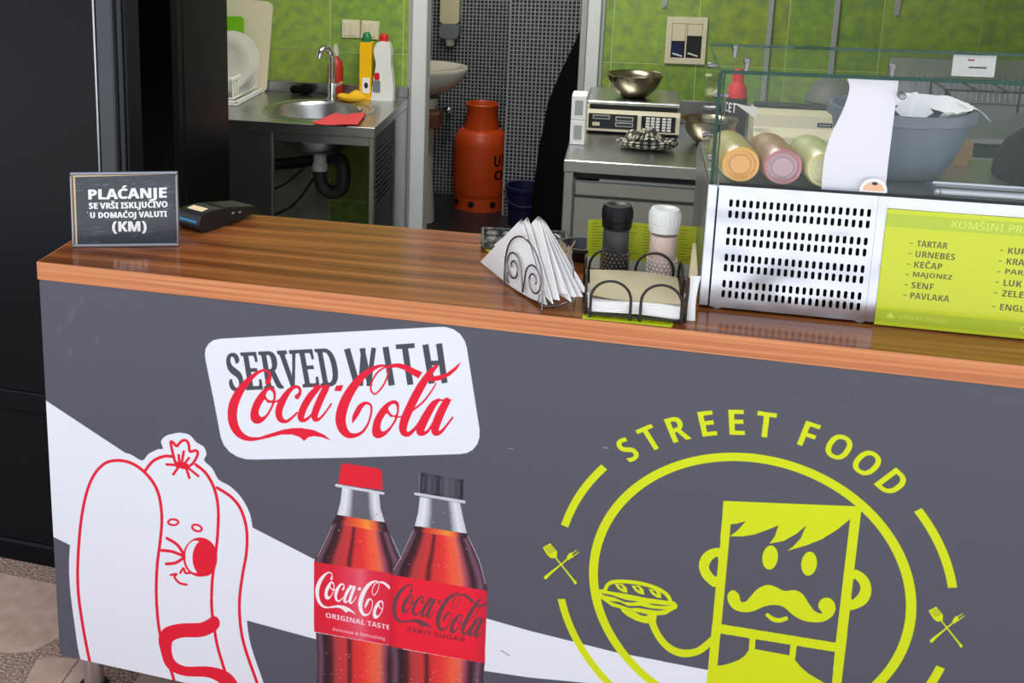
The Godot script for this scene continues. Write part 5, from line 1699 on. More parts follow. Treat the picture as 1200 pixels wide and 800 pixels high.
func bench_things() -> void:
	wall_bits()
	var h := 0.9
	# price scale
	var sc := thing("kitchen_scale", "cream shop scale with black display panel and steel plate", "scale", Vector3(1.168, h, -2.48))
	var s := mk()
	prism(s, v2([[0.15, 0.012], [0.15, 0.075], [0.142, 0.093], [-0.15, 0.093], [-0.16, 0.07], [-0.16, 0.012]]), -0.167, 0.167, Transform3D(Basis(Vector3(0, 0, 1), Vector3(0, 1, 0), Vector3(-1, 0, 0)), Vector3.ZERO))
	part(s, "body", M.cream_plastic, sc)
	for e in [[-0.14, -0.13], [0.14, -0.13], [-0.14, 0.12], [0.14, 0.12]]:
		s = mk()
		lathe(s, [Vector2(0, 0), Vector2(0.014, 0), Vector2(0.014, 0.013), Vector2(0, 0.013)], 12, Transform3D(Basis(), Vector3(e[0], 0, e[1])))
		part(s, "foot", M.black_plastic, sc)
	part(boxm(Vector3(-0.16, 0.004, -0.15), Vector3(0.16, 0.0119, 0.143), 0.002), "black_underside", M.black_plastic, sc)  # black block filling the gap under the cream body
	part(boxm(Vector3(-0.155, 0.092, -0.14), Vector3(0.155, 0.112, 0.135), 0.004), "plate_support", M.dark_grey, sc)
	part(boxm(Vector3(-0.166, 0.112, -0.16), Vector3(0.166, 0.126, 0.152), 0.005), "weighing_plate", M.steel, sc)
	var fp := part(boxm(Vector3(-0.157, 0.021, 0.15), Vector3(0.018, 0.078, 0.1512), 0.0004), "display_panel", M.black_plastic, sc)
	for r in [[-0.142, 0.057, -0.08, 0.073], [-0.06, 0.052, 0.004, 0.07], [-0.06, 0.031, 0.004, 0.048]]:
		part(boxm(Vector3(r[0], r[1], 0.1513), Vector3(r[2], r[3], 0.1525), 0.0005), "bezel", M.door_grey, fp)
		part(boxm(Vector3(r[0] + 0.004, r[1] + 0.004, 0.1526), Vector3(r[2] - 0.004, r[3] - 0.004, 0.153), 0.0001), "readout", M.dark_grey, fp)
	part(boxm(Vector3(-0.142, 0.031, 0.1513), Vector3(-0.116, 0.045, 0.1525), 0.0005), "badge", M.cream_plastic, fp)
	var kp := part(boxm(Vector3(0.032, 0.018, 0.15), Vector3(0.152, 0.077, 0.1512), 0.0004), "keypad", M.black_plastic, sc)
	for i in 5:
		for j in 5:
			var kx := 0.048 + i * 0.0178 + (0.004 if i > 2 else 0.0)
			part(boxm(Vector3(kx, 0.022 + j * 0.0106, 0.1513), Vector3(kx + 0.0135, 0.030 + j * 0.0106, 0.1528), 0.0006), "key", M.white_plastic, kp)
	steel_bowl("mixing_bowl", "steel mixing bowl standing on the plate of the scale", Vector3(1.168, h + 0.1263, -2.44), 0.106, 0.088)
	steel_bowl("mixing_bowl", "steel bowl on the bench beside the display case glass", Vector3(1.432, h + 0.0003, -2.27), 0.098, 0.088)
	# pair of white cartons at the bench end
	for k in 2:
		var b := thing("white_carton", ["slim white carton standing at the left end of the steel bench", "slim white carton stacked on another at the bench end"][k], "carton", Vector3(0.983, h + 0.0005 + k * 0.0905, -2.16))
		part(boxm(Vector3(-0.026, 0, -0.05), Vector3(0.026, 0.09, 0.05), 0.003), "box", M.paper, b)
		part(boxm(Vector3(-0.014, 0.02, 0.0501), Vector3(0.014, 0.072, 0.0508), 0.0003), "front_label", M.door_grey, b)
	# crumpled checked towel
	s = mk()
	var n := FastNoiseLite.new()
	n.seed = 4
	n.frequency = 9.0
	blob(s, 56, 26, func(d): 
		var k: float = 1.0 + 0.9 * n.get_noise_3d(d.x * 0.16, d.y * 0.12, d.z * 0.16)
		var ridge: float = 0.022 * maxf(0.0, d.y) * exp(-pow((d.x + 0.05) * 3.5, 2.0)) + 0.008 * sin(d.x * 9.0) * maxf(0.0, d.y)
		return Vector3(1.222 + d.x * 0.102 * (0.85 + 0.15 * k), h + 0.001 + maxf(0.0, (0.022 + d.y * 0.024) * k - 0.001) + ridge, -2.11 + d.z * 0.058 * k))
	tag(wpart(s, "kitchen_towel", M.check_cloth, self), "crumpled black and white checked towel in front of the scale", "towel")
	(M.check_cloth as StandardMaterial3D).uv1_scale = Vector3(3.0, 1.3, 1)
	# ketchup bottle
	var t := thing("ketchup_bottle", "red sauce bottle with dark label standing behind the display case", "bottle", Vector3(1.531, h, -2.44))
	s = mk()
	lathe(s, [Vector2(0.0, 0.0), Vector2(0.034, 0.0), Vector2(0.036, 0.01), Vector2(0.035, 0.1), Vector2(0.033, 0.125), Vector2(0.036, 0.15), Vector2(0.032, 0.18), Vector2(0.02, 0.2), Vector2(0.018, 0.205), Vector2(0.0, 0.206)], 28)
	part(s, "body", M.red_plastic, t)
	s = mk()
	lathe(s, [Vector2(0.0, 0.204), Vector2(0.019, 0.204), Vector2(0.02, 0.21), Vector2(0.018, 0.245), Vector2(0.015, 0.25), Vector2(0.0, 0.251)], 20)
	part(s, "cap", M.red_plastic, t)
	cv = Image.create(1024, 512, false, Image.FORMAT_RGB8)
	cv.fill(rgb(34, 30, 34))
	cmap = func(p): return p
	for k in 2:
		var ox := 512.0 * k
		text_rect("CET", ox + 30, 60, ox + 250, 190, rgb(236, 232, 230))
		cv.fill_rect(Rect2i(int(ox) + 10, 250, 260, 90), rgb(198, 46, 74))
		cv.fill_rect(Rect2i(int(ox) + 20, 400, 250, 60), rgb(198, 46, 74))
	var lm := mat("bottle_label", Color.WHITE, 0.4)
	lm.albedo_texture = as_texture()
	lm.uv1_scale = Vector3(-1.0, -1.0 / 0.145, 1)
	lm.uv1_offset = Vector3(0.0, 1.0, 0)
	s = mk()
	lathe(s, [Vector2(0.0368, 0.002), Vector2(0.0368, 0.145)], 36)
	part(s, "label", lm, t, "dark label with white and red print")
	# slip of paper hanging over the front edge of the appliance
	s = mk()
	var slip := []
	for p in [[860, 120.5], [877, 124.5], [887.5, 125.5], [885.5, 139]]:
		var q := on_z(Vector2(p[0], p[1]), -2.222)
		slip.append(Vector2(q.x, q.y))
	prism(s, slip, -2.2224, -2.2218)
	tag(wpart(s, "paper_slip", M.paper, self), "white paper slip hanging beside the red sauce bottle", "paper")
	# beige appliance
	t = thing("bag_sealer", "long beige kitchen appliance with small blue badge on the bench", "appliance", Vector3(1.722, h, -2.33))
	s = mk()
	prism(s, v2([[0.10, 0.0], [0.10, 0.045], [0.075, 0.075], [0.07, 0.118], [-0.06, 0.128], [-0.10, 0.12], [-0.10, 0.0]]), -0.15, 0.145, Transform3D(Basis(Vector3(0, 0, 1), Vector3(0, 1, 0), Vector3(-1, 0, 0)), Vector3.ZERO))
	part(s, "housing", M.cream_plastic, t)
	part(boxm(Vector3(-0.14, 0.1275, -0.06), Vector3(0.135, 0.142, -0.02), 0.004), "lid_handle", M.dark_grey, t)
	part(boxm(Vector3(0.06, 0.083, 0.071), Vector3(0.108, 0.098, 0.0755), 0.001), "badge", M.blue_plastic, t)
	part(boxm(Vector3(0.065, 0.088, 0.0756), Vector3(0.103, 0.093, 0.0760)), "badge_line", M.door_grey, t)
	# dark canister with a domed grey lid
	t = thing("lidded_canister", "dark canister with a grey domed lid on the bench", "canister", Vector3(1.862, h, -2.535))
	s = mk()
	lathe(s, [Vector2(0, 0), Vector2(0.055, 0), Vector2(0.06, 0.01), Vector2(0.062, 0.125), Vector2(0.0, 0.125)], 28)
	part(s, "can", M.black_plastic, t)
	s = mk()
	lathe(s, [Vector2(0.0, 0.125), Vector2(0.088, 0.125), Vector2(0.092, 0.132), Vector2(0.085, 0.155), Vector2(0.065, 0.19), Vector2(0.035, 0.213), Vector2(0.0, 0.22)], 32)
	part(s, "lid", M.lid_grey, t)
	# flat-top grill with a wire rack on it
	t = thing("grill", "dark grill with ribbed steel splash back at the right of the bench", "grill", Vector3(2.38, h, -2.25))
	part(boxm(Vector3(-0.33, 0.0, -0.3), Vector3(0.34, 0.12, 0.32), 0.006), "body", M.black_plastic, t)
	part(boxm(Vector3(-0.34, 0.12, -0.31), Vector3(0.35, 0.142, 0.335), 0.005), "hot_plate", M.steel, t)
	part(boxm(Vector3(-0.34, 0.142, -0.31), Vector3(0.35, 0.30, -0.295), 0.003), "splash_back", M.steel, t)
	for i in 22:
		part(boxm(Vector3(-0.25 + i * 0.018, 0.15, -0.295), Vector3(-0.242 + i * 0.018, 0.24, -0.289), 0.002), "rib", M.steel, t)
	t = thing("wire_rack", "brown wire rack standing on the grill", "rack", Vector3(2.3, h + 0.142, -2.3))
	for e in [[Vector3(-0.15, 0.1, 0.1), Vector3(0.12, 0.1, 0.1)], [Vector3(-0.15, 0.1, -0.1), Vector3(0.12, 0.1, -0.1)], [Vector3(-0.15, 0.1, -0.1), Vector3(-0.15, 0.1, 0.1)], [Vector3(0.12, 0.1, -0.1), Vector3(0.12, 0.1, 0.1)], [Vector3(-0.06, 0.1, -0.1), Vector3(-0.06, 0.1, 0.1)], [Vector3(0.03, 0.1, -0.1), Vector3(0.03, 0.1, 0.1)]]:
		s = mk()
		rod(s, e[0], e[1], 0.004, 8)
		part(s, "bar", M.wire_dark, t)
	for e in [[-0.15, 0.1], [-0.15, -0.1], [0.12, 0.1], [0.12, -0.1]]:
		s = mk()
		rod(s, Vector3(e[0], 0.0, e[1]), Vector3(e[0], 0.1, e[1]), 0.004, 8)
		part(s, "leg", M.wire_dark, t)
	s = mk()
	rod(s, Vector3(-0.15, 0.095, 0.1), Vector3(-0.07, 0.004, 0.1), 0.004, 8)
	part(s, "brace", M.wire_dark, t)

# ---------------------------------------------------------------- things inside the display case
func case_things() -> void:
	var deck := 1.2822
	var cols := [[rgb(172, 158, 92), rgb(226, 170, 70), rgb(222, 162, 84), "squeeze bottle with orange mustard base lying in the case"], [rgb(164, 118, 82), rgb(178, 116, 120), rgb(180, 148, 156), "squeeze bottle with pinkish red base lying in the case"], [rgb(186, 184, 122), rgb(214, 206, 140), rgb(216, 212, 166), "squeeze bottle with pale cream base lying in the case"]]
	var xs := [1.346, 1.4155, 1.485]
	for i in 3:
		var c: Array = cols[i]
		var r := 0.0338
		var t := thing("squeeze_bottle", c[3], "sauce bottle", Vector3(xs[i], deck, -0.145), 0.0, "sauce bottles lying in the display case")
		t.rotation.y = 0.09
		var bm := mat("sauce_body_%d" % i, Color(c[0].r, c[0].g, c[0].b, 0.9), 0.3)
		var b1 := mat("sauce_ring_%d" % i, c[1], 0.3)
		var b2 := mat("sauce_base_%d" % i, c[2], 0.3)
		var xf := Transform3D(Basis.from_euler(Vector3(-PI / 2, 0, 0)), Vector3(0, r + 0.0003, 0))   # bottle axis y -> -z
		var s := mk()
		lathe(s, [Vector2(r * 0.95, 0.004), Vector2(r, 0.012), Vector2(r, 0.075), Vector2(r * 0.96, 0.085), Vector2(r, 0.095), Vector2(r, 0.135), Vector2(r * 0.9, 0.155), Vector2(r * 0.55, 0.168), Vector2(0.0, 0.169)], 36, xf)
		part(s, "body", bm, t)
		s = mk()
		lathe(s, [Vector2(r * 0.74, 0.006), Vector2(r * 0.77, 0.001), Vector2(r * 0.9, 0.0), Vector2(r * 0.95, 0.004), Vector2(r * 0.94, 0.01)], 36, xf)
		part(s, "base_rim", b1, t)
		s = mk()
		lathe(s, [Vector2(0.0, 0.005), Vector2(r * 0.5, 0.005), Vector2(r * 0.53, 0.0035), Vector2(r * 0.57, 0.0055), Vector2(r * 0.76, 0.006)], 36, xf)
		part(s, "base", b2, t)
		s = mk()
		lathe(s, [Vector2(r * 0.6, 0.166), Vector2(r * 0.62, 0.186), Vector2(r * 0.25, 0.2), Vector2(r * 0.12, 0.24), Vector2(0.0, 0.242)], 24, xf)
		part(s, "nozzle_cap", M.cream_plastic, t)
	# white sheet behind the front glass, imitating a bright reflection in it
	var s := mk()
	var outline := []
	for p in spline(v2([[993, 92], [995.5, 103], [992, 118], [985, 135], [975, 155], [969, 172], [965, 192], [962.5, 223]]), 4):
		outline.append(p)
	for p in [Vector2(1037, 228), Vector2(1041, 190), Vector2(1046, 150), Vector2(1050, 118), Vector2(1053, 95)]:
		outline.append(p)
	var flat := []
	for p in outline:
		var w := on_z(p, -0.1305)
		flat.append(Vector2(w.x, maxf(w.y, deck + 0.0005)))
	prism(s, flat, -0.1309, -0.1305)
	tag(wpart(s, "reflection_sheet", M.reflection_white, self), "thin white sheet standing in for a bright reflection in the front glass", "paper")
	# round sticker low on the glass
	s = mk()
	var ring := []
	for p in circle2(Vector2(1.556, 1.292), 0.021, 0.021, 40):
		if p.y > 1.2878:
			ring.append(p)
	prism(s, ring, -0.1205, -0.1201)
	var st := wpart(s, "round_sticker", M.paper, self)
	tag(st, "small round white and orange sticker at the foot of the glass", "sticker")
	s = mk()
	ring = []
	for p in circle2(Vector2(1.556, 1.291), 0.0165, 0.016, 40):
		if p.y > 1.2885:
			ring.append(p)
	prism(s, ring, -0.1200, -0.1198)
	wpart(s, "sticker_print", mat("sticker_orange", rgb(232, 186, 146), 0.6), st)
	s = mk()
	prism(s, circle2(Vector2(1.557, 1.304), 0.0045, 0.003, 14), -0.1197, -0.1195)
	wpart(s, "sticker_mark", M.dark_grey, st)
	# grey tub with a paper bag
	var t := thing("grey_tub", "big grey plastic tub standing in the display case", "tub", Vector3(1.622, deck, -0.305))
	s = mk()
	lathe(s, [Vector2(0.0, 0.0), Vector2(0.066, 0.0), Vector2(0.078, 0.008), Vector2(0.095, 0.04), Vector2(0.108, 0.085), Vector2(0.112, 0.105), Vector2(0.12, 0.108), Vector2(0.121, 0.126), Vector2(0.112, 0.127), Vector2(0.104, 0.085), Vector2(0.09, 0.04), Vector2(0.07, 0.01), Vector2(0.0, 0.008)], 44)
	part(s, "tub_wall", M.tub_grey, t)
	s = mk()
	var n := FastNoiseLite.new()
	n.seed = 7
	n.frequency = 30.0
	# a peaked corner, a crumpled collar along the rim and a flap over the right side
	var p0 := on_z(Vector2(1048, 128), -0.345)
	var p1 := on_z(Vector2(1073, 105.5), -0.335)
	var p2 := on_z(Vector2(1094, 132), -0.335)
	var low := Vector3(1.64, deck + 0.09, -0.30)
	sheet(s, 10, 10, func(u, v):
		var top := p0.lerp(p1, u * 1.8) if u < 0.5556 else p1.lerp(p2, (u - 0.5556) * 2.25)
		return top.lerp(low, v) + Vector3(0, 0.0, 0.012 * sin(u * 7.0) * v * (1.0 - v)), 0.0006)
	sheet(s, 26, 6, func(u, v):
		var a := lerpf(-1.9, 1.15, u)
		var r := lerpf(0.082, 0.112, v)
		var y = 0.112 + 0.022 * v + 0.006 * n.get_noise_2d(u * 2.0, v * 0.3)
		return Vector3(1.622 + cos(a) * r, deck + y, -0.305 + sin(a) * r), 0.0006)
	var f0 := Vector3(1.718, deck + 0.133, -0.345)
	var f1 := Vector3(1.722, deck + 0.131, -0.275)
	var f2 := on_z(Vector2(1162, 143.5), -0.285)
	sheet(s, 6, 8, func(u, v): return f0.lerp(f1, u).lerp(f2, v * 0.97) + Vector3(0, 0.008 * sin(v * PI), 0), 0.0006)
	tag(wpart(s, "paper_bag", M.paper, self), "crumpled white paper bag sticking out of the grey tub", "paper bag")
	# kraft cards, steel tray, and a black dome imitating a dark reflection
	for e in [[1.716, 1.765, 1.2835, 1.297, -0.402, "small kraft card lying low beside the grey tub"], [1.730, 1.782, 1.302, 1.322, -0.445, "small kraft card standing behind the other beside the tub"]]:
		s = boxm(Vector3(e[0], deck + 0.0003, e[4]), Vector3(e[1], e[3], e[4] + 0.003), 0.0005)
		tag(wpart(s, "kraft_card", M.kraft, self), e[5], "card", "kraft cards in the display case")
	t = thing("reflection_dome", "black dome standing in for a dark reflection in the case glass", "bowl", Vector3(1.91, deck, -0.335))
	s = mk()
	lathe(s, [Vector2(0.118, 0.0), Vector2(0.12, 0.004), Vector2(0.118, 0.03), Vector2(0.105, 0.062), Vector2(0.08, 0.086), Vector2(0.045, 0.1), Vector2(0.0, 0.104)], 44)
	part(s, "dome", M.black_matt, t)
	t = thing("steel_tray", "shallow steel tray lying at the front of the display case", "tray", Vector3(1.86, deck, -0.17))
	s = mk()
	bx(s, Vector3(-0.2, 0.0, -0.028), Vector3(0.3, 0.004, 0.028), 0.001)
	part(s, "floor_plate", M.steel, t)
	for e in [[Vector3(-0.2, 0.003, 0.026), Vector3(0.3, 0.014, 0.034)], [Vector3(-0.2, 0.003, -0.034), Vector3(0.3, 0.014, -0.026)], [Vector3(-0.208, 0.003, -0.034), Vector3(-0.198, 0.014, 0.034)]]:
		part(boxm(e[0], e[1], 0.003), "rim", M.steel, t)
	# little card hanging from the back edge of the top glass
	t = thing("price_card", "small white card hung from the back edge of the case glass", "card", Vector3(1.775, 1.484, -0.482))
	part(boxm(Vector3(-0.036, -0.043, -0.0006), Vector3(0.036, 0.0, 0.0), 0.0), "card_sheet", M.paper, t)
	part(boxm(Vector3(-0.011, -0.013, 0.0001), Vector3(0.0, -0.010, 0.0003)), "print_mark", M.red_dark, t)
	part(boxm(Vector3(-0.008, -0.027, 0.0001), Vector3(0.022, -0.024, 0.0003)), "print_line", M.wire_dark, t)

# ---------------------------------------------------------------- things on the counter
func counter_things() -> void:
	payment_sign()
	terminal()
	napkin_holder()
	condiment_basket()
	leaflets()
	small_tray()

func payment_sign() -> void:
	var a := Vector3(0.028, TOP, -0.104)
	var turn := atan2(0.074, 0.218)      # runs back to the right
	var t := thing("payment_sign", "framed dark notice with white payment lettering standing on the counter", "sign", a, turn)
	var w := 0.2305
	var h := 0.165
	var lean := Transform3D(Basis.from_euler(Vector3(-0.05, 0, 0)), Vector3.ZERO)
	var s := mk()
	for r in [[0.0, 0.0, w, 0.007], [0.0, h - 0.006, w, h], [0.0, 0.007, 0.006, h - 0.006], [w - 0.006, 0.007, w, h - 0.006]]:
		bx(s, Vector3(r[0], r[1], -0.010), Vector3(r[2], r[3], 0.0), 0.0022, lean)
	part(s, "frame", mat("sign_frame", rgb(150, 152, 160), 0.3, 0.85), t, "thin silvery frame")
	s = mk()
	bx(s, Vector3(0.004, 0.004, -0.0075), Vector3(w - 0.004, h - 0.004, -0.006), 0.0, lean)
	part(s, "backing_card", M.cream_card, t)
	s = mk()
	bx(s, Vector3(0.07, 0.0, 0.0), Vector3(0.16, 0.1, 0.002), 0.0005, Transform3D(Basis.from_euler(Vector3(0.45, 0, 0)), Vector3(0, 0.001, -0.062)))
	part(s, "back_strut", M.black_plastic, t)
	# the printed sheet; drawing coordinates are those of a 540 x 375 field
	cv = Image.create(1080 * 2, 750 * 2, false, Image.FORMAT_RGB8)
	cv.fill(rgb(38, 47, 54))
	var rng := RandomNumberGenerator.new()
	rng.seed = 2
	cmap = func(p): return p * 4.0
	for i in 170:  # streaks: mottled board with pale reflections painted in
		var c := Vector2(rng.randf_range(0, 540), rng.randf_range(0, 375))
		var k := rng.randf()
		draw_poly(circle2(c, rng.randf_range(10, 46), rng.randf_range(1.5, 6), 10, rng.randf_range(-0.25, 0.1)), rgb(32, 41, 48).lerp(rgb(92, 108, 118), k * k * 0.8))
	var wt := rgb(240, 240, 236)
	text_rect("PLAĆANJE", 70, 54, 490, 140, wt, "Droid Sans", 700, 2.6)
	text_rect("SE VRŠI ISKLJUČIVO", 70, 134, 493, 187, wt, "Droid Sans", 700, 1.4)
	text_rect("U DOMAĆOJ VALUTI", 75, 188, 490, 238, wt, "Droid Sans", 700, 1.4)
	text_rect("(KM)", 193, 250, 376, 318, wt, "Droid Sans", 700, 2.2)
	draw_stroke([[60, 194, 3], [61, 200, 3]], wt)
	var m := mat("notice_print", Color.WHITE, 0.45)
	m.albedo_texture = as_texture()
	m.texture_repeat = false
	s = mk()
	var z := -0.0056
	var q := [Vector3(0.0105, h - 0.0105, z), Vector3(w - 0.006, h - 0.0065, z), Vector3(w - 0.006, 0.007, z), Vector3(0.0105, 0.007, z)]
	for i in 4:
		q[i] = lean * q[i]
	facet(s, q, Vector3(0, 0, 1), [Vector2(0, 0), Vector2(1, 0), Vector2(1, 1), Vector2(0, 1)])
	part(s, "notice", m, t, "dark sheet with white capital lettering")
	s = mk()
	bx(s, Vector3(0.006, 0.007, -0.0042), Vector3(w - 0.006, h - 0.006, -0.003), 0.0, lean)
	part(s, "cover_glass", M.acrylic, t)

func terminal() -> void:
	# hand-held card terminal lying with its card slot towards the customers
	var t := thing("card_terminal", "black card terminal with a blue strip lying behind the notice", "card terminal", Vector3(0.246, TOP, -0.345), -0.42)
	var s := mk()
	var side := Transform3D(Basis(Vector3(0, 0, 1), Vector3(0, 1, 0), Vector3(-1, 0, 0)), Vector3.ZERO)
	prism(s, spline(v2([[0.062, 0.012], [0.060, 0.030], [0.050, 0.042], [0.02, 0.046], [-0.02, 0.042], [-0.09, 0.030], [-0.125, 0.0235], [-0.13, 0.016], [-0.12, 0.010], [-0.03, 0.003], [0.0, 0.001], [0.045, 0.001]]), 3, true), -0.038, 0.038, side, true)
	part(s, "body", M.black_plastic, t)
	s = mk()
	bx(s, Vector3(-0.035, 0.0, -0.1), Vector3(0.035, 0.0012, 0.0), 0.0005, Transform3D(Basis.from_euler(Vector3(0.172, 0, 0)).inverse(), Vector3(0, 0.0425, -0.022)))
	part(s, "screen", M.black_gloss, t)
	s = mk()
	bx(s, Vector3(-0.028, 0.0225, 0.0585), Vector3(0.028, 0.0285, 0.0628), 0.001)
	part(s, "slot_light", M.led_blue, t, "light blue strip over the card slot")
	s = mk()
	bx(s, Vector3(-0.024, 0.0468, 0.014), Vector3(0.024, 0.0478, 0.036), 0.0005, Transform3D(Basis.from_euler(Vector3(0.1, 0, 0)), Vector3(0, 0.002, 0)))
	part(s, "paper_cover", M.cream_card, t)
	for k in 2:
		s = mk()
		bx(s, Vector3(0.0378, 0.024 - k * 0.003, -0.05 - k * 0.022), Vector3(0.0392, 0.028 - k * 0.003, -0.042 - k * 0.022), 0.0005)
		part(s, "side_key", M.door_grey, t)

func arch(w: float, h: float, lean := 0.0) -> Array:
	var out := [Vector3(-w * 0.5, 0, 0)]
	var r := w * 0.5
	for i in 17:
		var a := PI - PI * i / 16.0
		out.append(Vector3(cos(a) * r, h - r + sin(a) * r, lean))
	out.append(Vector3(w * 0.5, 0, 0))
	return out

func napkin_holder() -> void:
	var A := Vector3(0.94, TOP, -0.138)
	var D := Vector3(0.5438, 0, 0.8392)
	var N := Vector3(0.8392, 0, -0.5438)
	var t := thing("napkin_holder", "scrolled chrome wire napkin holder on the counter", "napkin holder", A)
	for k in 2:
		var off := N * (0.002 if k == 0 else 0.066)
		var pl := func(s2: float, y: float): return off + D * s2 + Vector3(0, y, 0)
		var pts := []
		for p in [[0.0, 0.0], [0.0, 0.03], [0.001, 0.055], [0.012, 0.085], [0.035, 0.107], [0.07, 0.117], [0.106, 0.109], [0.134, 0.087], [0.147, 0.057], [0.149, 0.03], [0.149, 0.0]]:
			pts.append(pl.call(p[0], p[1] + (0.0022 if p[1] == 0.0 else 0.0)))
		var s := mk()
		tube(s, spline(pts, 5), 0.0019, 8)
		part(s, "arch_wire", M.wire_chrome, t)
		# two spirals joined by a middle wire
		for m in [1.0, -1.0]:
			var cx = 0.0745 - m * 0.0405
			var sp := []
			for i in 40:
				var u := i / 39.0
				var a := PI * 0.95 * 0.0 + u * TAU * 1.55
				var r := lerpf(0.033, 0.008, u)
				sp.append(pl.call(cx + m * (cos(a) * r), 0.047 + sin(a) * r * 1.0))
			s = mk()
			var lead := [pl.call(0.0745, 0.012), pl.call(0.0745 - m * 0.004, 0.03)] if m > 0.0 else [pl.call(0.0745, 0.012), pl.call(0.0745 + 0.004, 0.03)]
			tube(s, lead + sp, 0.0018, 8)
			part(s, "scroll_wire", M.wire_chrome, t)
	for e in [0.012, 0.137]:
		var s := mk()
		tube(s, spline([D * e + N * 0.002 + Vector3(0, 0.03, 0), D * e + N * 0.004 + Vector3(0, 0.010, 0), D * e + N * 0.034 + Vector3(0, 0.0045, 0), D * e + N * 0.064 + Vector3(0, 0.010, 0), D * e + N * 0.066 + Vector3(0, 0.03, 0)], 5), 0.0018, 8)
		part(s, "base_wire", M.wire_chrome, t)
	# napkins folded to triangles, each a sheet of its own
	var spec := [[-0.127, 0.005, 0.145, 0.012, 0.046, 0.146], [-0.085, 0.050, 0.160, 0.020, 0.058, 0.151], [-0.09, 0.022, 0.168, 0.030, 0.086, 0.161], [-0.08, 0.022, 0.172, 0.036, 0.080, 0.157], [-0.085, 0.020, 0.178, 0.028, 0.064, 0.151], [-0.075, 0.022, 0.181, 0.038, 0.058, 0.149], [-0.085, 0.020, 0.184, 0.032, 0.052, 0.144], [-0.08, 0.022, 0.187, 0.042, 0.046, 0.140]]
	for i in spec.size():
		var e: Array = spec[i]
		var base := 0.0085 + i * 0.0066
		var s := mk()
		var o := A + N * base
		sheet(s, 16, 10, func(u, v):
			var b := Vector2(lerpf(e[0], e[2], u), lerpf(e[1], e[3], u) - 0.010 * sin(u * PI) + (0.004 * sin(u * 14.0 + i * 2.1) if i else 0.0))
			b.y = maxf(b.y, 0.004)
			var q := b.lerp(Vector2(e[4], e[5]), v)
			var x := q.x
			var y := q.y
			var edge = (1.0 - v) * pow(absf(u - 0.5) * 2.0, 2.0)
			var bulge = 0.0016 * sin(u * 9.0 + i * 1.7) * (1.0 - v) + (0.012 * maxf(i - 2.0, 0.0) / 5.0 + 0.004) * edge
			return o + D * x + Vector3(0, y, 0) + N * bulge, 0.0022)
		var lb := "white napkin folded to a triangle in the middle of the wire holder"
		if i == 0:
			lb = "white triangular napkin pressed against the scrolled front wire, pointing furthest out"
		elif i == 2:
			lb = "white triangular napkin with the tallest peak in the wire holder"
		elif i == 7:
			lb = "white triangular napkin against the rear wire, beside the toothpick cup"
		tag(wpart(s, "paper_napkin", M.paper, self), lb, "napkin", "napkins in the wire holder")

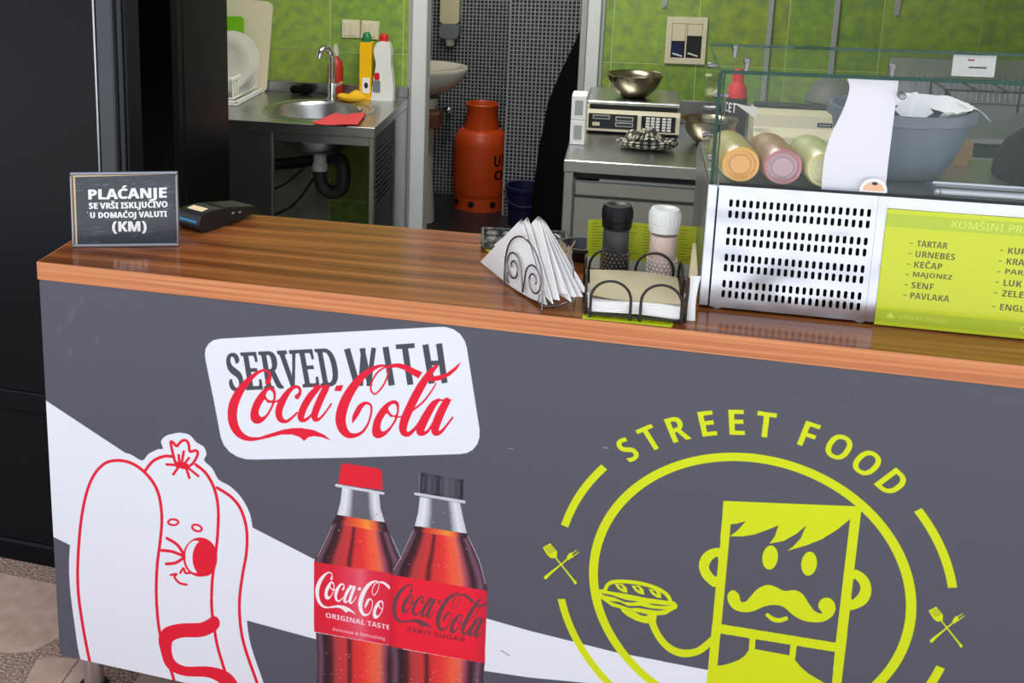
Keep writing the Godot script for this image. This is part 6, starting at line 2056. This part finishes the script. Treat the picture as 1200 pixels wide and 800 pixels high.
func condiment_basket() -> void:
	var c := Vector3(1.178, TOP, -0.105)
	var turn := 0.055
	var t := thing("wire_basket", "dark wire basket with looped sides holding paper napkins", "basket", c, turn)
	var hx := 0.083
	var hz := 0.088
	var s := mk()
	var base := []
	for p in rrect(Vector2(-hx, -hz), Vector2(hx, hz), 0.018, 5):
		base.append(Vector3(p.x, 0.0075, p.y))
	tube(s, base, 0.0024, 8, true)
	part(s, "base_ring", M.wire_dark, t)
	for k in 5:
		s = mk()
		rod(s, Vector3(-hx, 0.0055, -0.06 + k * 0.03), Vector3(hx, 0.0055, -0.06 + k * 0.03), 0.0014, 6)
		part(s, "base_wire", M.wire_dark, t)
	for sz in [-1.0, 1.0]:
		for sx in [-1.0, 1.0]:
			s = mk()
			var pts := []
			for p in arch(0.068, 0.07):
				pts.append(Vector3(p.x + sx * 0.0425, p.y + 0.002, sz * (hz + 0.002)))
			tube(s, pts, 0.0025, 8)
			part(s, "loop", M.wire_dark, t)
	for sx in [-1.0, 1.0]:
		for sz in [-1.0, 1.0]:
			s = mk()
			var pts := []
			for p in arch(0.068, 0.07):
				pts.append(Vector3(sx * (hx + 0.002), p.y + 0.002, p.x + sz * 0.043))
			tube(s, pts, 0.0025, 8)
			part(s, "loop", M.wire_dark, t)
	# napkins lying in the front of the basket
	for i in 5:
		s = mk()
		var y0 := 0.0108 + i * 0.0036
		sheet(s, 12, 8, func(u, v): return Vector3(lerpf(-0.079, 0.078, u) + 0.002 * sin(i * 2.0), y0 + 0.0025 * sin(u * 3.2 + 0.4) * v + 0.004 * (1.0 - v) * (1.0 - v) * sin(u * 5.0 + i), lerpf(-0.028, 0.083, v) + 0.0015 * sin(u * 8.0 + i)), 0.0034)
		var o := part(s, "paper_napkin", M.paper, self)
		o.position = c
		o.rotation.y = turn
		tag(o, "white paper napkin lying in the dark wire basket", "napkin", "white napkins in the wire basket")
	s = mk()
	sheet(s, 14, 10, func(u, v):
		var y := 0.0325 + 0.012 * exp(-pow((v - 0.15) * 3.0, 2.0)) + 0.004 * sin(u * 4.0 + v * 2.0)
		return Vector3(lerpf(-0.077, 0.080, u), y, lerpf(-0.05, 0.066, v) + 0.004 * sin(u * 6.0)), 0.003)
	var b := part(s, "beige_napkin", M.beige_paper, self)
	b.position = c
	b.rotation.y = turn
	tag(b, "beige paper napkin lying on top of the white ones in the basket", "napkin")
	# shakers behind the napkins
	shaker("pepper_grinder", "glass pepper grinder with black cap standing behind the wire basket", Vector3(1.142, TOP, -0.246), M.peppercorns, mat("cap_black", rgb(12, 12, 13), 0.4, 0.0, 0.35), 0.150, 0.099)
	shaker("salt_grinder", "glass salt grinder with white cap standing behind the wire basket", Vector3(1.2285, TOP, -0.226), M.pink_salt, M.white_plastic, 0.155, 0.102)
	# paper cutlery sleeve leaning on the case
	t = thing("paper_sleeve", "narrow white and beige paper sleeve leaning on the display case", "paper sleeve", Vector3(1.2805, TOP, -0.052))
	s = mk()
	sheet(s, 6, 10, func(u, v): return Vector3(lerpf(-0.008, 0.009, u) * (1.0 - 0.35 * sin(v * PI)) - 0.006 * (1.0 - v) + 0.001, v * 0.072, -0.035 * v + 0.004 * sin(u * PI)), 0.002)
	part(s, "white_sleeve", M.paper, t)
	s = mk()
	sheet(s, 5, 8, func(u, v): return Vector3(lerpf(-0.0095, 0.006, u) * (1.0 - 0.75 * v) - 0.001 * v, 0.066 + v * 0.05, -0.036 - 0.05 * v - 0.003 * sin(u * PI)), 0.002)
	part(s, "beige_tip", M.beige_paper, t)

func shaker(called: String, label: String, at: Vector3, fill: Material, capm: Material, hh: float, lvl: float) -> void:
	var t := thing(called, label, "grinder", at)
	var gh := hh - 0.046
	var s := mk()
	lathe(s, [Vector2(0.0, 0.002), Vector2(0.022, 0.002), Vector2(0.0245, 0.005), Vector2(0.0245, lvl), Vector2(0.0, lvl + 0.002)], 24)
	part(s, "contents", fill, t)
	s = mk()
	lathe(s, [Vector2(0.0, 0.0), Vector2(0.024, 0.0), Vector2(0.0265, 0.003), Vector2(0.0268, gh * 0.6), Vector2(0.026, gh * 0.95), Vector2(0.022, gh)], 24)
	var g := part(s, "glass_body", M.jar_glass, t)
	# cut pattern: rows of small facets round the lower half
	var st := SphereMesh.new()
	st.radius = 0.0022
	st.height = 0.0044
	st.radial_segments = 6
	st.rings = 3
	var s3 := mk()
	for j in 7:
		for i in 20:
			var a := TAU * (i + 0.5 * (j % 2)) / 20.0
			s3.append_from(st, 0, Transform3D(Basis().scaled(Vector3(1, 1.3, 1)), Vector3(cos(a) * 0.0264, 0.008 + j * 0.0075, sin(a) * 0.0264)))
	var d := part(s3, "cut_pattern", M.facet_dark if called.begins_with("pepper") else M.facet_pale, g)
	d.set_meta("kind", "stuff")
	s = mk()
	lathe(s, [Vector2(0.022, gh - 0.002), Vector2(0.0275, gh), Vector2(0.0285, gh + 0.014), Vector2(0.0275, gh + 0.0148), Vector2(0.0275, gh + 0.016), Vector2(0.0288, gh + 0.017), Vector2(0.0286, gh + 0.038), Vector2(0.025, gh + 0.045), Vector2(0.015, gh + 0.046), Vector2(0.013, gh + 0.0445), Vector2(0.0, gh + 0.0445)], 32)
	var c := part(s, "cap", capm, t)
	for i in 24:
		var a := TAU * i / 24.0
		s = mk()
		bx(s, Vector3(-0.0008, gh + 0.018, 0.0284), Vector3(0.0008, gh + 0.036, 0.0294), 0.0003, Transform3D(Basis.from_euler(Vector3(0, a, 0)), Vector3.ZERO))
		part(s, "grip_ridge", capm, c)

func leaflet_material(key: String, sd: int) -> StandardMaterial3D:
	cv = Image.create(1024, 512, false, Image.FORMAT_RGB8)
	cv.fill(rgb(196, 206, 20))
	cv.fill_rect(Rect2i(0, 390, 1024, 122), rgb(206, 214, 190))
	var rng := RandomNumberGenerator.new()
	rng.seed = sd
	for c in 6:
		for r in 11:
			var x := 40 + c * 165
			cv.fill_rect(Rect2i(x, 40 + r * 30, rng.randi_range(50, 130), 7), rgb(120, 124, 20))
	var m := mat(key, Color.WHITE, 0.5)
	m.albedo_texture = as_texture()
	m.texture_repeat = false
	return m

func leaflets() -> void:
	var m := leaflet_material("leaflet_print", 3)
	var s := mk()
	var at := Vector3(1.19, TOP, -0.292)
	sheet(s, 16, 8, func(u, v): return Vector3(lerpf(-0.103, 0.102, u), 0.1 * (1.0 - v) + 0.0005, -0.012 * v * 0.0 + 0.006 * sin(u * PI) - 0.010 * (1.0 - v) + (0.010 * maxf(0.0, 0.12 - u) * 8.0) * (1.0 - v)), 0.0006)
	var o := part(s, "menu_leaflet", m, self)
	o.position = at
	tag(o, "lime green leaflet standing upright behind the two grinders", "leaflet", "lime leaflets on the counter")
	s = mk()
	sheet(s, 8, 8, func(u, v): return Vector3(lerpf(lerpf(1.2445, 1.094, u), lerpf(1.275, 1.10, u), v), TOP + 0.0007, lerpf(lerpf(-0.005, -0.003, u), lerpf(-0.19, -0.20, u), v)), 0.0006)
	tag(wpart(s, "menu_leaflet", m, self), "lime green leaflet lying flat under the dark wire basket", "leaflet", "lime leaflets on the counter")
	s = mk()
	facet(s, [Vector3(0.8605, TOP + 0.0009, -0.377), Vector3(0.892, TOP + 0.0009, -0.322), Vector3(0.96, TOP + 0.0009, -0.35), Vector3(0.93, TOP + 0.0009, -0.405)], Vector3.UP)
	facet(s, [Vector3(0.8605, TOP + 0.0003, -0.377), Vector3(0.892, TOP + 0.0003, -0.322), Vector3(0.96, TOP + 0.0003, -0.35), Vector3(0.93, TOP + 0.0003, -0.405)], Vector3.DOWN)
	tag(wpart(s, "menu_leaflet", M.lime_card, self), "lime green card peeping out under the napkin holder tray", "leaflet", "lime leaflets on the counter")

func small_tray() -> void:
	# woven tray, toothpick cup and dark ashtray behind the napkins
	var t := thing("woven_tray", "grey woven tray lying behind the napkin holder", "tray", Vector3(0.955, TOP + 0.0012, -0.400), 0.12)
	var s := mk()
	bx(s, Vector3(-0.085, 0.0, -0.05), Vector3(0.085, 0.004, 0.045), 0.001)
	part(s, "tray_floor", M.woven, t)
	for e in [[Vector3(-0.09, 0.002, 0.04), Vector3(0.09, 0.02, 0.046)], [Vector3(-0.09, 0.002, -0.056), Vector3(0.09, 0.02, -0.05)], [Vector3(-0.092, 0.002, -0.056), Vector3(-0.085, 0.02, 0.046)], [Vector3(0.085, 0.002, -0.056), Vector3(0.092, 0.02, 0.046)]]:
		part(boxm(e[0], e[1], 0.0025), "woven_rim", M.woven, t)
	var rng := RandomNumberGenerator.new()
	rng.seed = 9
	for i in 10:
		s = mk()
		var cx := -0.068 + (i % 5) * 0.034
		var cz := -0.026 + (i / 5) * 0.042
		blob(s, 12, 8, func(d): return Vector3(cx + d.x * 0.0155, 0.012 + d.y * 0.0075, cz + d.z * 0.0185))
		part(s, "woven_strand", M.woven, t)
	t = thing("toothpick_cup", "small translucent cup full of wooden toothpicks behind the napkins", "cup", Vector3(1.043, TOP, -0.208))
	s = mk()
	lathe(s, [Vector2(0.0, 0.0), Vector2(0.016, 0.0), Vector2(0.0175, 0.003), Vector2(0.0195, 0.058), Vector2(0.018, 0.058), Vector2(0.016, 0.004), Vector2(0.0, 0.004)], 24)
	part(s, "cup_wall", mat("cup_beige", rgb(206, 188, 156), 0.4), t)
	for i in 26:
		var a := rng.randf() * TAU
		var r := sqrt(rng.randf()) * 0.014
		var p := Vector3(cos(a) * r, 0.0045, sin(a) * r)
		var lean := Vector3(cos(a), 0, sin(a)) * 0.002 + Vector3(rng.randf_range(-1, 1), 0, rng.randf_range(-1, 1)) * 0.002
		var top := p + lean + Vector3(0, 0.060 + rng.randf() * 0.004, 0)
		if i == 0:
			p = Vector3(0.0, 0.03, 0)
			top = Vector3(0.022, 0.074, -0.008)
		s = mk()
		tube(s, [p, top, top + (top - p).normalized() * 0.004], [0.001, 0.001, 0.0003], 6)
		var o := part(s, "toothpick", M.pick, self)
		o.position = Vector3(1.043, TOP, -0.208)
		tag(o, "wooden toothpick standing in the translucent cup" if i else "wooden toothpick leaning out of the translucent cup", "toothpick", "toothpicks in the cup" if i else "")
	t = thing("ashtray", "shallow black dish on the counter beside the toothpick cup", "dish", Vector3(1.075, TOP, -0.335))
	s = mk()
	lathe(s, [Vector2(0.0, 0.0), Vector2(0.02, 0.0), Vector2(0.026, 0.006), Vector2(0.036, 0.024), Vector2(0.046, 0.03), Vector2(0.046, 0.036), Vector2(0.04, 0.036), Vector2(0.03, 0.026), Vector2(0.02, 0.01), Vector2(0.0, 0.008)], 32)
	part(s, "dish_body", M.black_plastic, t)
